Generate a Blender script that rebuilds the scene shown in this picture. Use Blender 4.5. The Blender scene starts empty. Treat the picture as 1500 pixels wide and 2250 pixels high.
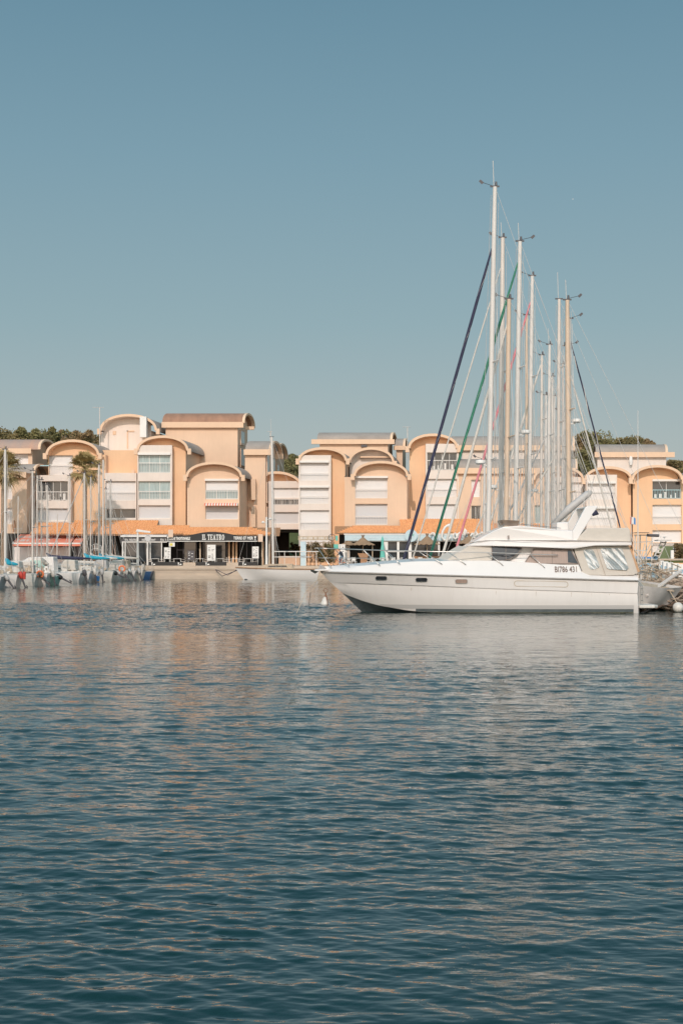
import bpy, math, random
import numpy as np
from mathutils import Vector, Matrix
R = math.radians
scene = bpy.context.scene
COL = scene.collection

# ------------------------------------------------------------------ camera
F = 3125.0; HOR = 1221.0; H = 2.4          # focal length in photo pixels, horizon row, eye height
cam = bpy.data.cameras.new('camera'); camo = bpy.data.objects.new('camera', cam); COL.objects.link(camo)
camo.location = (0, 0, H); camo.rotation_euler = (R(90), 0, 0)
cam.sensor_fit = 'HORIZONTAL'; cam.sensor_width = 36; cam.lens = F / 1500 * 36
cam.shift_y = (HOR - 1125) / 1500; cam.clip_end = 5000; cam.clip_start = 0.1
scene.camera = camo
# ------------------------------------------------------------------ sun and sky
SUN_AZ, SUN_EL = 9, 34                     # degrees to the left of straight behind the camera, elevation
world = bpy.data.worlds.new('World'); scene.world = world; world.use_nodes = True
nt = world.node_tree; nt.nodes.clear()
def N(tree, typ, **kw):
    n = tree.nodes.new(typ)
    for k, v in kw.items():
        if k in n.inputs.keys(): n.inputs[k].default_value = v
        else: setattr(n, k, v)
    return n
sky = N(nt, 'ShaderNodeTexSky', sky_type='NISHITA', sun_disc=False)
sky.sun_elevation = R(SUN_EL); sky.sun_rotation = R(180 + SUN_AZ)
sky.air_density = 1.0; sky.dust_density = 1.6; sky.ozone_density = 1.0
geo = N(nt, 'ShaderNodeTexCoord'); sep = N(nt, 'ShaderNodeSeparateXYZ')
nt.links.new(geo.outputs['Generated'], sep.inputs[0])
ramp = N(nt, 'ShaderNodeValToRGB')          # film-like grade of the sky by elevation (sine of it)
cr = ramp.color_ramp
SKY_RAMP = [(0.0, (0.440, 0.475, 0.455)), (0.06, (0.405, 0.455, 0.450)), (0.16, (0.280, 0.402, 0.432)), (0.27, (0.200, 0.340, 0.405)), (0.37, (0.138, 0.272, 0.350)), (0.6, (0.085, 0.235, 0.335)), (1.0, (0.07, 0.20, 0.32))]
while len(cr.elements) < len(SKY_RAMP): cr.elements.new(0.5)
for e, (p, c) in zip(cr.elements, SKY_RAMP): e.position = p; e.color = (*[q * 1.0 for q in c], 1)
nt.links.new(sep.outputs['Z'], ramp.inputs[0])
scl = N(nt, 'ShaderNodeMix', data_type='RGBA', blend_type='MULTIPLY'); scl.inputs[0].default_value = 1.0
scl.inputs[7].default_value = (9.0, 9.0, 9.0, 1)
nt.links.new(ramp.outputs[0], scl.inputs[6])
mixs = N(nt, 'ShaderNodeMix', data_type='RGBA'); mixs.inputs[0].default_value = 0.88
nt.links.new(sky.outputs[0], mixs.inputs[6]); nt.links.new(scl.outputs[2], mixs.inputs[7])
bg = N(nt, 'ShaderNodeBackground', Strength=0.11); wo = N(nt, 'ShaderNodeOutputWorld')
# the half of the sky around the sun (behind the camera) is brighter and warmer
dp = N(nt, 'ShaderNodeVectorMath', operation='DOT_PRODUCT'); dp.inputs[1].default_value = (-math.sin(R(SUN_AZ)) * .93, -math.cos(R(SUN_AZ)) * .93, .37)
nt.links.new(geo.outputs['Generated'], dp.inputs[0])
cl_m = N(nt, 'ShaderNodeMapRange'); cl_m.inputs['From Min'].default_value = -0.15; cl_m.inputs['From Max'].default_value = 1.0; nt.links.new(dp.outputs['Value'], cl_m.inputs['Value'])
glow = N(nt, 'ShaderNodeMix', data_type='RGBA'); glow.inputs[6].default_value = (1, 1, 1, 1); glow.inputs[7].default_value = (4.4, 3.45, 2.95, 1); nt.links.new(cl_m.outputs[0], glow.inputs[0])
gm_ = N(nt, 'ShaderNodeMix', data_type='RGBA', blend_type='MULTIPLY'); gm_.inputs[0].default_value = 1.0; nt.links.new(mixs.outputs[2], gm_.inputs[6]); nt.links.new(glow.outputs[2], gm_.inputs[7])
nt.links.new(gm_.outputs[2], bg.inputs[0]); nt.links.new(bg.outputs[0], wo.inputs[0])
sl = bpy.data.lights.new('sun', 'SUN'); sl.energy = 2.2; sl.angle = R(0.55); sl.color = (1.0, 0.87, 0.775)
slo = bpy.data.objects.new('sun', sl); COL.objects.link(slo)
sdir = Vector((-math.sin(R(SUN_AZ)) * math.cos(R(SUN_EL)), -math.cos(R(SUN_AZ)) * math.cos(R(SUN_EL)), math.sin(R(SUN_EL))))
slo.rotation_euler = (-sdir).to_track_quat('-Z', 'Y').to_euler(); slo.location = sdir * 60
scene.view_settings.view_transform = 'Standard'; scene.view_settings.look = 'None'
scene.view_settings.exposure = 0.0; scene.view_settings.gamma = 1
scene.cycles.max_bounces = 6; scene.cycles.glossy_bounces = 3; scene.cycles.caustics_reflective = False

# ------------------------------------------------------------------ helpers
def P(px, py, Y): return Vector(((px - 750) * Y / F, Y, H + (HOR - py) * Y / F))
DV = Vector((math.sin(R(7)), math.cos(R(7)), 0))      # depth direction of the apartment blocks
ORG = {}
class MB:
    def __init__(s): s.v = []; s.f = []
    def add(s, vs, fs):
        n = len(s.v); s.v += [tuple(p) for p in vs]; s.f += [tuple(i + n for i in f) for f in fs]; return s
    def quad(s, a, b, c, d): return s.add([a, b, c, d], [(0, 1, 2, 3)])
    def box(s, x0, x1, y0, y1, z0, z1):
        return s.add([(x0, y0, z0), (x1, y0, z0), (x1, y1, z0), (x0, y1, z0), (x0, y0, z1), (x1, y0, z1), (x1, y1, z1), (x0, y1, z1)],
                     [(3, 2, 1, 0), (4, 5, 6, 7), (0, 1, 5, 4), (1, 2, 6, 5), (2, 3, 7, 6), (3, 0, 4, 7)])
    def prism(s, pts, off):
        n = len(pts); a = [Vector(p) for p in pts]; b = [p + Vector(off) for p in a]
        return s.add(a + b, [tuple(range(n)), tuple(range(2 * n - 1, n - 1, -1))] + [((i + 1) % n, i, n + i, n + (i + 1) % n) for i in range(n)])
    def tube(s, pts, r, n=6, cap=True):
        pts = [Vector(p) for p in pts]; m = len(pts)
        rs = r if isinstance(r, (list, tuple)) else [r] * m
        vs = []; fs = []
        for i, p in enumerate(pts):
            t = (pts[min(i + 1, m - 1)] - pts[max(i - 1, 0)])
            if t.length < 1e-9: t = Vector((0, 0, 1))
            t.normalize()
            ref = Vector((0, 1, 0)) if abs(t.y) < 0.8 else Vector((1, 0, 0))
            u = t.cross(ref).normalized(); w = t.cross(u)
            for k in range(n):
                a = 2 * math.pi * k / n; vs.append(p + (u * math.cos(a) + w * math.sin(a)) * rs[i])
        for i in range(m - 1):
            for k in range(n):
                fs.append((i * n + k, i * n + (k + 1) % n, (i + 1) * n + (k + 1) % n, (i + 1) * n + k))
        if cap: fs += [tuple(range(n))[::-1], tuple((m - 1) * n + k for k in range(n))]
        return s.add(vs, fs)
    def lathe(s, prof, c, n=16, sx=1, sy=1):
        vs = []; fs = []; m = len(prof)
        for (r, z) in prof:
            for k in range(n):
                a = 2 * math.pi * k / n; vs.append((c[0] + r * math.cos(a) * sx, c[1] + r * math.sin(a) * sy, c[2] + z))
        for i in range(m - 1):
            for k in range(n): fs.append((i * n + k, i * n + (k + 1) % n, (i + 1) * n + (k + 1) % n, (i + 1) * n + k))
        fs += [tuple(range(n))[::-1], tuple((m - 1) * n + k for k in range(n))]
        return s.add(vs, fs)
    def loft(s, rails, close=False):
        m = len(rails); n = len(rails[0]); vs = [p for r in rails for p in r]; fs = []
        for i in range(m - 1 + (1 if close else 0)):
            j = (i + 1) % m
            for k in range(n - 1): fs.append((i * n + k, i * n + k + 1, j * n + k + 1, j * n + k))
        return s.add(vs, fs)
    def build(s, name, mat, parent=None, smooth=False, local=False, bevel=0, auto=None):
        me = bpy.data.meshes.new(name)
        org = Vector((0, 0, 0))
        if parent is not None and not local: org = ORG.get(parent.name, org)
        vs = s.v if org.length == 0 else [(x - org.x, y - org.y, z - org.z) for x, y, z in s.v]
        me.from_pydata(vs, [], s.f); me.validate(); me.update()
        o = bpy.data.objects.new(name, me); COL.objects.link(o); me.materials.append(mat)
        if smooth: me.polygons.foreach_set('use_smooth', [True] * len(me.polygons))
        if auto and smooth:
            try: me.set_sharp_from_angle(angle=R(auto))
            except Exception: pass
        if parent is not None:
            o.parent = parent; ORG[o.name] = org
        if bevel:
            b = o.modifiers.new('bevel', 'BEVEL'); b.width = bevel; b.segments = 2; b.limit_method = 'ANGLE'; b.angle_limit = R(35)
        return o
def pieces(name, m, par, specs):      # one mesh object for each separate piece; specs are photo-pixel boxes at a distance
    for sp_ in specs: BX(*sp_).build(name, M[m], par)
def tag(o, label=None, cat=None, group=None, kind=None):
    if label: o['label'] = label
    if cat: o['category'] = cat
    if group: o['group'] = group
    if kind: o['kind'] = kind
    return o
def thing(name, label, cat, loc=(0, 0, 0), rz=0, group=None):
    o = bpy.data.objects.new(name, None); COL.objects.link(o); o.location = loc; o.rotation_euler = (0, 0, rz)
    o.empty_display_size = 0.3
    ORG[o.name] = Vector(loc); return tag(o, label, cat, group)
def copy_tree(o, parent=None):
    c = o.copy(); COL.objects.link(c)
    if parent is not None: c.parent = parent
    for ch in [q for q in bpy.data.objects if q.parent == o]: copy_tree(ch, c)
    return c

# ------------------------------------------------------------------ materials
def mat(name, col, rough=0.6, var=0.0, scale=1.0, bump=0.0, bscale=None, metal=0.0, spec=0.5, col2=None, stretch=(1, 1, 1), coat=0.0, sub=0):
    m = bpy.data.materials.new(name); m.use_nodes = True; t = m.node_tree; b = t.nodes['Principled BSDF']
    b.inputs['Base Color'].default_value = (*col, 1); b.inputs['Roughness'].default_value = rough
    b.inputs['Metallic'].default_value = metal; b.inputs['Specular IOR Level'].default_value = spec
    if coat: b.inputs['Coat Weight'].default_value = coat; b.inputs['Coat Roughness'].default_value = 0.08
    if var or col2 or bump:
        tc = N(t, 'ShaderNodeTexCoord'); mp = N(t, 'ShaderNodeMapping'); mp.inputs['Scale'].default_value = stretch
        t.links.new(tc.outputs['Object'], mp.inputs[0])
        nz = N(t, 'ShaderNodeTexNoise', Scale=scale, Detail=6.0, Roughness=0.65); t.links.new(mp.outputs[0], nz.inputs['Vector'])
        if var or col2:
            rp = N(t, 'ShaderNodeValToRGB'); rp.color_ramp.elements[0].position = 0.32; rp.color_ramp.elements[1].position = 0.68
            c2 = col2 if col2 else tuple(min(1, c * (1 + var)) for c in col); c1 = col if col2 else tuple(c * (1 - var) for c in col)
            rp.color_ramp.elements[0].color = (*c1, 1); rp.color_ramp.elements[1].color = (*c2, 1)
            t.links.new(nz.outputs['Fac'], rp.inputs[0]); t.links.new(rp.outputs[0], b.inputs['Base Color'])
        if bump:
            nb = N(t, 'ShaderNodeTexNoise', Scale=(bscale or scale * 6), Detail=4.0); t.links.new(mp.outputs[0], nb.inputs['Vector'])
            bp = N(t, 'ShaderNodeBump', Strength=bump, Distance=0.05); t.links.new(nb.outputs['Fac'], bp.inputs['Height'])
            t.links.new(bp.outputs[0], b.inputs['Normal'])
    return m
M = {}
def wallmat(name, col, v=0.05):
    # render: broad weathering plus faint vertical rain streaks under ledges
    m = mat(name, col, 0.9, v, 0.35, 0.25, 7)
    t = m.node_tree; b = t.nodes['Principled BSDF']; link = b.inputs['Base Color'].links[0]; src = link.from_socket
    tc = N(t, 'ShaderNodeTexCoord'); mp = N(t, 'ShaderNodeMapping'); mp.inputs['Scale'].default_value = (2.6, 2.6, 0.22); t.links.new(tc.outputs['Object'], mp.inputs[0])
    nz = N(t, 'ShaderNodeTexNoise', Scale=1.4, Detail=5.0, Roughness=0.7); t.links.new(mp.outputs[0], nz.inputs['Vector'])
    rp = N(t, 'ShaderNodeValToRGB'); rp.color_ramp.elements[0].position = 0.30; rp.color_ramp.elements[1].position = 0.55
    rp.color_ramp.elements[0].color = (0.80, 0.78, 0.76, 1); rp.color_ramp.elements[1].color = (1, 1, 1, 1)
    mx = N(t, 'ShaderNodeMix', data_type='RGBA', blend_type='MULTIPLY'); mx.inputs[0].default_value = 0.2
    t.links.new(nz.outputs['Fac'], rp.inputs[0]); t.links.new(src, mx.inputs[6]); t.links.new(rp.outputs[0], mx.inputs[7]); t.links.new(mx.outputs[2], b.inputs['Base Color'])
    return m
M['peach'] = wallmat('peach_render', (0.77, 0.54, 0.385))
M['orange'] = wallmat('orange_render', (0.82, 0.525, 0.325))
M['cream'] = wallmat('cream_render', (0.78, 0.67, 0.595))
M['pink'] = wallmat('pale_pink_render', (0.77, 0.57, 0.44))
M['rim'] = wallmat('arch_rim', (0.80, 0.55, 0.38))
M['grey_roof'] = mat('grey_membrane_roof', (0.36, 0.30, 0.26), 0.85, 0.14, 0.5, 0.2, 4)
M['brown_roof'] = mat('brown_copper_roof', (0.36, 0.19, 0.12), 0.75, 0.18, 0.4, 0.2, 4, stretch=(3, 1, 1))
M['stripe_roof'] = mat('striped_roof', (0.34, 0.28, 0.25), 0.8, 0, 0.45, 0.2, 4, col2=(0.55, 0.30, 0.20), stretch=(0.9, 0.02, 0.02))
M['white'] = mat('white_paint', (0.80, 0.76, 0.72), 0.5, 0.04, 1.2)
M['frame'] = mat('window_frame_white', (0.80, 0.75, 0.70), 0.5)
M['rail'] = mat('railing_white', (0.78, 0.72, 0.67), 0.5)
M['railblue'] = mat('railing_pale_blue', (0.42, 0.62, 0.66), 0.5)
def slatmat(name, col):
    m = mat(name, col, 0.55); t = m.node_tree; b = t.nodes['Principled BSDF']
    tc = N(t, 'ShaderNodeTexCoord'); w = N(t, 'ShaderNodeTexWave', Scale=3.0, wave_type='BANDS', bands_direction='Z')
    t.links.new(tc.outputs['Object'], w.inputs[0]); bp = N(t, 'ShaderNodeBump', Strength=0.35, Distance=0.03)
    t.links.new(w.outputs['Fac'], bp.inputs['Height']); t.links.new(bp.outputs[0], b.inputs['Normal']); return m
M['shut'] = slatmat('roller_shutter_white', (0.76, 0.72, 0.70))
M['shutg'] = slatmat('roller_shutter_grey', (0.60, 0.58, 0.58))
M['glass'] = mat('window_glass_dark', (0.045, 0.05, 0.055), 0.06, 0.25, 0.8, spec=0.8)
M['curtain'] = mat('window_glass_with_curtain', (0.33, 0.42, 0.42), 0.2, 0.25, 3, spec=0.8, stretch=(4, 4, 0.3))
M['tile'] = mat('terracotta_tiles', (0.64, 0.25, 0.10), 0.85, 0, 5.0, 0.3, 20, col2=(0.88, 0.46, 0.21))
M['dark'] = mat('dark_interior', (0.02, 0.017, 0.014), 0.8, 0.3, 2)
M['black'] = mat('black_paint', (0.018, 0.016, 0.016), 0.5, 0.2, 2)
M['darkgrey'] = mat('dark_grey', (0.09, 0.08, 0.085), 0.5, 0.1, 3)
M['letter'] = mat('white_lettering', (0.85, 0.82, 0.78), 0.5)
M['red'] = mat('coral_awning_cloth', (0.80, 0.25, 0.16), 0.8, 0.06, 1.5)
M['stone'] = mat('quay_concrete', (0.56, 0.44, 0.34), 0.9, 0.14, 0.8, 0.5, 8, stretch=(0.4, 1, 2.5))
M['pave'] = mat('promenade_paving', (0.52, 0.42, 0.33), 0.9, 0.1, 0.7, 0.2, 6)
M['steel'] = mat('stainless_steel', (0.55, 0.52, 0.49), 0.28, 0.05, 3, metal=0.85)
M['alu'] = mat('mast_aluminium', (0.68, 0.60, 0.54), 0.42, 0.08, 0.6, metal=0.05)
M['mastwhite'] = mat('mast_white', (0.70, 0.645, 0.60), 0.38, 0.05, 0.5)
M['masttan'] = mat('mast_varnished_tan', (0.68, 0.51, 0.38), 0.4, 0.08, 0.5)
M['wire'] = mat('rigging_wire', (0.62, 0.57, 0.53), 0.45, metal=0.1)
M['gel'] = mat('gelcoat_white', (0.78, 0.725, 0.69), 0.24, 0.025, 0.5, coat=0.5)
M['gelold'] = mat('gelcoat_weathered', (0.70, 0.65, 0.59), 0.42, 0.14, 2.0)
M['teal'] = mat('teal_sail_cover', (0.02, 0.32, 0.44), 0.85, 0.2, 4, 0.6, 9)
M['blue'] = mat('blue_tarpaulin', (0.08, 0.26, 0.55), 0.8, 0.25, 3, 0.6, 6)
M['navy'] = mat('navy_cloth', (0.035, 0.035, 0.07), 0.8, 0.2, 5)
M['green'] = mat('green_cloth', (0.05, 0.22, 0.14), 0.8, 0.15, 5)
M['rose'] = mat('pink_cloth', (0.72, 0.24, 0.27), 0.8, 0.15, 5)
M['offwhite'] = mat('offwhite_cloth', (0.66, 0.60, 0.54), 0.85, 0.08, 5)
M['beige'] = mat('beige_canvas', (0.60, 0.53, 0.46), 0.9, 0.05, 2.0, 0.35, 5)
M['mint'] = mat('mint_green', (0.40, 0.60, 0.52), 0.6, 0.1, 3)
M['aqua'] = mat('aqua_parasol', (0.15, 0.50, 0.42), 0.85, 0.1, 3)
M['straw'] = mat('straw_thatch', (0.36, 0.23, 0.14), 0.95, 0.3, 8, 0.8, 30, stretch=(4, 4, 0.7))
M['wood'] = mat('varnished_wood', (0.36, 0.19, 0.10), 0.5, 0.25, 5, stretch=(1, 1, 4))
M['palewood'] = mat('pale_wood', (0.52, 0.40, 0.29), 0.75, 0.25, 5)
M['orangep'] = mat('orange_plastic', (0.85, 0.20, 0.06), 0.5)
M['redp'] = mat('red_paint', (0.55, 0.06, 0.04), 0.5, 0.2, 4)
M['bluep'] = mat('dark_blue_paint', (0.03, 0.08, 0.18), 0.4, 0.1, 3)
M['grey'] = mat('plain_grey_paint', (0.50, 0.47, 0.45), 0.55, 0.1, 3)
M['paleblue'] = mat('faded_blue_cloth', (0.30, 0.42, 0.50), 0.9, 0.2, 4, 0.6, 8)
M['faint'] = mat('faint_lettering', (0.63, 0.71, 0.74), 0.7)
M['awnblue'] = mat('pale_blue_awning', (0.55, 0.66, 0.70), 0.8, 0.05, 2)
M['antifoul'] = mat('antifouling_black', (0.035, 0.045, 0.047), 0.7, 0.3, 4)
M['trunk'] = mat('palm_trunk_bark', (0.30, 0.20, 0.13), 0.95, 0.35, 6, 1.0, 12, stretch=(1, 1, 3))
M['bark'] = mat('pine_bark', (0.13, 0.09, 0.06), 0.95, 0.2, 6)
M['leafpine'] = mat('pine_foliage', (0.10, 0.08, 0.032), 0.85, 0.0, 0.8, col2=(0.30, 0.225, 0.095))
M['leafpine2'] = mat('pine_foliage_green', (0.088, 0.082, 0.028), 0.85, 0.0, 0.8, col2=(0.26, 0.215, 0.08))
M['leafpine3'] = mat('pine_foliage_brown', (0.12, 0.075, 0.035), 0.85, 0.0, 0.8, col2=(0.36, 0.235, 0.11))
M['gelhull'] = wallmat('gelcoat_hull', (0.78, 0.725, 0.69), 0.02)
_b = M['gelhull'].node_tree.nodes['Principled BSDF']; _b.inputs['Roughness'].default_value = 0.22; _b.inputs['Coat Weight'].default_value = 0.5; _b.inputs['Normal'].links and M['gelhull'].node_tree.links.remove(_b.inputs['Normal'].links[0])
M['leafdry'] = mat('bush_foliage', (0.08, 0.07, 0.03), 0.9, 0.0, 1.5, col2=(0.24, 0.15, 0.07))
M['leafpalm'] = mat('palm_frond', (0.19, 0.15, 0.05), 0.75, 0.0, 1.2, col2=(0.52, 0.37, 0.16))
M['grass'] = mat('hill_scrub', (0.08, 0.09, 0.03), 0.95, 0.3, 0.3)
M['skin'] = mat('skin', (0.55, 0.33, 0.24), 0.6)
M['denim'] = mat('denim', (0.10, 0.17, 0.25), 0.85, 0.15, 8)
M['jacket'] = mat('dark_jacket', (0.03, 0.035, 0.05), 0.8, 0.2, 8)
# ------------------------------------------------------------------ water (real wavelets near, finer ripples in the surface)
def rough_of(Y):       # how ruffled the basin is: sheltered by the quay, breeze lanes in the middle
    pts = [(0, .88), (12, .92), (20, 1.08), (27, 1.12), (31, 0.9), (34.5, 0.48), (42, 0.36), (45, 0.8), (49, 1.5), (62, 1.8), (70, 1.7), (73, 0.9), (150, 0.9), (400, 0.3)]
    return np.interp(Y, [p[0] for p in pts], [p[1] for p in pts])
def lee(X, Y):            # calmer water in the lee of the big yacht
    sx = np.clip((X - 0.0) / 3.0, 0, 1); sy = np.clip((Y - 36) / 10, 0, 1) * np.clip((66 - Y) / 4, 0, 1); return 1 - .62 * sx * sy
def make_water():
    rng = np.random.RandomState(5)
    Ys = [H * F / (2560 - HOR)]
    while Ys[-1] < 148: Ys.append(Ys[-1] + (min(Ys[-1] ** 2 / (H * F) * 1.15, .088) if Ys[-1] < 73 else .22))
    Ys = np.array(Ys); n = len(Ys); m = 720
    u = np.linspace(-1, 1, m)
    Yg = np.repeat(Ys[:, None], m, 1); Xg = (0.275 * Yg + 1.2) * u[None, :]
    dY = np.abs(np.gradient(Ys))[:, None]
    Z = np.zeros_like(Yg)
    bands = [(2.6, 1.3, 0.010, 8, 0.7), (1.3, 0.65, 0.028, 18, 0.7), (0.65, 0.33, 0.050, 34, 0.7), (0.33, 0.17, 0.088, 50, 0.75), (0.17, 0.08, 0.075, 40, 0.85)]
    main = R(-97)                              # waves run towards the camera, crests falling slightly to the right
    for l1, l0, slope, cnt, spread in bands:
        for i in range(cnt):
            lam = math.exp(rng.uniform(math.log(l0), math.log(l1))); k = 2 * math.pi / lam
            a = main + rng.normal() * spread * 0.62
            amp = slope / math.sqrt(cnt / 2.0) / k
            kx, ky = k * math.cos(a), k * math.sin(a)
            fade = np.clip((lam / max(abs(math.sin(a)), 0.3) / dY - 2.0) / 2.5, 0, 1)
            p1, p2 = rng.uniform(0, 6.283), rng.uniform(0, 6.283); nr = int(np.nonzero(fade[:, 0] > 0)[0].max()) + 1 if (fade > 0).any() else 0
            if not nr: continue
            Xs, Yy = Xg[:nr], Yg[:nr]; ph = kx * Xs + ky * Yy + p1
            # group envelope so wave trains come and go
            env = 0.75 + 0.5 * np.sin(0.11 * kx * Xs + 0.13 * ky * Yy + p2)
            Z[:nr] += amp * fade[:nr] * env * np.sin(ph)
    Z *= rough_of(Ys)[:, None] * lee(Xg, Yg)
    # sharpen crests a little
    sd = 0.016
    gust = 1 + .22 * np.sin(.43 * Xg + .31 * Yg + 1) * np.sin(.19 * Yg - .27 * Xg) + .16 * np.sin(.9 * Xg - .57 * Yg + 2) + .10 * np.sin(1.7 * Xg + 1.1 * Yg)
    Z *= gust
    Z = Z + 1.2 * Z * np.abs(Z) * (Z > 0)
    Z *= np.clip((1 - np.abs(u)) * 30, 0, 1)[None, :]
    v = np.stack([Xg, Yg, Z], -1).reshape(-1, 3)
    idx = np.arange(n * m).reshape(n, m)
    q = np.stack([idx[:-1, :-1], idx[:-1, 1:], idx[1:, 1:], idx[1:, :-1]], -1).reshape(-1, 4)
    # calm margins out to the sides, behind and under the quay
    ex = []; W = 400
    def rect(x0, x1, y0, y1, xa=None, xb=None):
        ex.append([(x0, y0, 0), (x1, y0, 0), (xb if xb is not None else x1, y1, 0), (xa if xa is not None else x0, y1, 0)])
    yN, yF = Ys[0], Ys[-1]; wN, wF = 0.275 * yN + 1.2, 0.275 * yF + 1.2
    rect(-W, -wN, yN, yF, -W, -wF); rect(wN, W, yN, yF, wF, W); rect(-W, W, -W, yN); rect(-W, W, yF, 240)
    ev = np.array(ex).reshape(-1, 3); eq = np.arange(len(ev)).reshape(-1, 4) + n * m
    v = np.concatenate([v, ev]); q = np.concatenate([q, eq])
    me = bpy.data.meshes.new('water'); me.vertices.add(len(v)); me.vertices.foreach_set('co', v.ravel().astype('f'))
    me.loops.add(q.size); me.loops.foreach_set('vertex_index', q.ravel().astype('i'))
    me.polygons.add(len(q)); me.polygons.foreach_set('loop_start', np.arange(0, q.size, 4).astype('i'))
    me.polygons.foreach_set('use_smooth', np.ones(len(q), dtype=bool)); me.update(calc_edges=True)
    o = bpy.data.objects.new('water', me); COL.objects.link(o); o['kind'] = 'structure'
    mt = bpy.data.materials.new('harbour_water'); mt.use_nodes = True; t = mt.node_tree; b = t.nodes['Principled BSDF']
    b.inputs['Base Color'].default_value = (0.004, 0.025, 0.0225, 1); b.inputs['Roughness'].default_value = 0.035
    b.inputs['IOR'].default_value = 1.62
    tc = N(t, 'ShaderNodeTexCoord'); sp = N(t, 'ShaderNodeSeparateXYZ'); t.links.new(tc.outputs['Object'], sp.inputs[0])
    # ruffle factor by distance from shore, wobbling a little
    wob = N(t, 'ShaderNodeTexNoise', Scale=0.05, Detail=2.0); t.links.new(tc.outputs['Object'], wob.inputs['Vector'])
    ma = N(t, 'ShaderNodeMath', operation='MULTIPLY_ADD'); ma.inputs[1].default_value = 7.0; t.links.new(wob.outputs['Fac'], ma.inputs[0]); 
    sub = N(t, 'ShaderNodeMath', operation='ADD'); sub.inputs[1].default_value = -3.5; t.links.new(sp.outputs['Y'], sub.inputs[0]); t.links.new(sub.outputs[0], ma.inputs[2])
    mr = N(t, 'ShaderNodeMath', operation='DIVIDE'); mr.inputs[1].default_value = 200.0; t.links.new(ma.outputs[0], mr.inputs[0])
    rp = N(t, 'ShaderNodeValToRGB'); el = rp.color_ramp.elements
    rr = BUMPS
    while len(el) < len(rr): el.new(0.5)
    for e, (p, c) in zip(el, rr): e.position = p / 200.0; e.color = (c, c, c, 1)
    t.links.new(mr.outputs[0], rp.inputs[0])
    mp = N(t, 'ShaderNodeMapping'); mp.inputs['Scale'].default_value = (0.62, 1.0, 1.0); mp.inputs['Rotation'].default_value = (0, 0, R(-6)); t.links.new(tc.outputs['Object'], mp.inputs[0])
    n1 = N(t, 'ShaderNodeTexNoise', Scale=3.4, Detail=3.0, Roughness=0.6); t.links.new(mp.outputs[0], n1.inputs['Vector'])
    n2 = N(t, 'ShaderNodeTexNoise', Scale=0.8, Detail=1.0); t.links.new(mp.outputs[0], n2.inputs['Vector'])
    ad = N(t, 'ShaderNodeMath', operation='MULTIPLY_ADD'); ad.inputs[1].default_value = 1.6; t.links.new(n2.outputs['Fac'], ad.inputs[0]); t.links.new(n1.outputs['Fac'], ad.inputs[2])
    def mrange(sock, a, b_): q = N(t, 'ShaderNodeMapRange'); q.inputs['From Min'].default_value = a; q.inputs['From Max'].default_value = b_; t.links.new(sock, q.inputs['Value']); return q.outputs[0]
    def mul(a, b_, op='MULTIPLY'): q = N(t, 'ShaderNodeMath', operation=op); t.links.new(a, q.inputs[0]); t.links.new(b_, q.inputs[1]); return q.outputs[0]
    le = mul(mul(mrange(sp.outputs['X'], 0, 3), mrange(sp.outputs['Y'], 36, 46)), mrange(sp.outputs['Y'], 66, 62))
    l2 = N(t, 'ShaderNodeMath', operation='MULTIPLY_ADD'); l2.inputs[1].default_value = -.70; l2.inputs[2].default_value = 1.0; t.links.new(le, l2.inputs[0])
    rl_ = mul(rp.outputs[0], l2.outputs[0])
    mu = N(t, 'ShaderNodeMath', operation='MULTIPLY'); t.links.new(ad.outputs[0], mu.inputs[0]); t.links.new(rl_, mu.inputs[1])
    bp = N(t, 'ShaderNodeBump', Strength=1.0, Distance=BUMPD); t.links.new(mu.outputs[0], bp.inputs['Height']); t.links.new(bp.outputs[0], b.inputs['Normal'])
    me.materials.append(mt)
BUMPS = [(0, 0.10), (14, 0.13), (24, 0.16), (30, 0.20), (34, 0.12), (43, 0.10), (47, 0.35), (69, 0.35), (74, 0.10), (150, 0.10)]
BUMPD = 0.20
make_water()

# ------------------------------------------------------------------ land
GZ = 1.35                                     # promenade height above the water
YQ = 146.0
MB().box(-90, 90, YQ + 0.25, 400, -2, GZ).build('promenade', M['pave'])['kind'] = 'structure'
qb = MB().box(-90, 90, YQ, YQ + 0.25, -2, GZ + 0.02).box(-90, 90, YQ - 0.08, YQ, 0.95, 1.16).box(-90, 90, YQ - 0.12, YQ, -2, 0.42)
for i in range(-22, 23): qb.box(i * 4 - 0.03, i * 4 + 0.03, YQ - 0.02, YQ, 0.43, 0.94)
tag(qb.build('quay_wall', M['stone']), 'pale concrete quay wall along the far waterfront below the restaurants', 'quay wall')
def hills():
    mb = MB(); xs = np.linspace(-120, 130, 60); ys = np.linspace(172, 300, 24)
    rails = []
    for y in ys:
        row = []
        for x in xs:
            px = 750 + x * F / y
            hh = np.interp(x, [-120, -45, -32, -20, -8, 6, 20, 30, 42, 55, 130], [15, 13.5, 12.5, 11, 11.5, 12.5, 9, 12, 12, 9, 9])
            t = np.clip((y - 176) / 24, 0, 1); z = GZ - 0.3 + (hh - GZ) * t * t * (3 - 2 * t) + 0.5 * math.sin(x * 0.4 + y * 0.2) * t
            row.append((x, y, z))
        rails.append(row)
    mb.loft(rails); mb.build('hill', M['grass'], smooth=True)['kind'] = 'structure'
hills()
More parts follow.
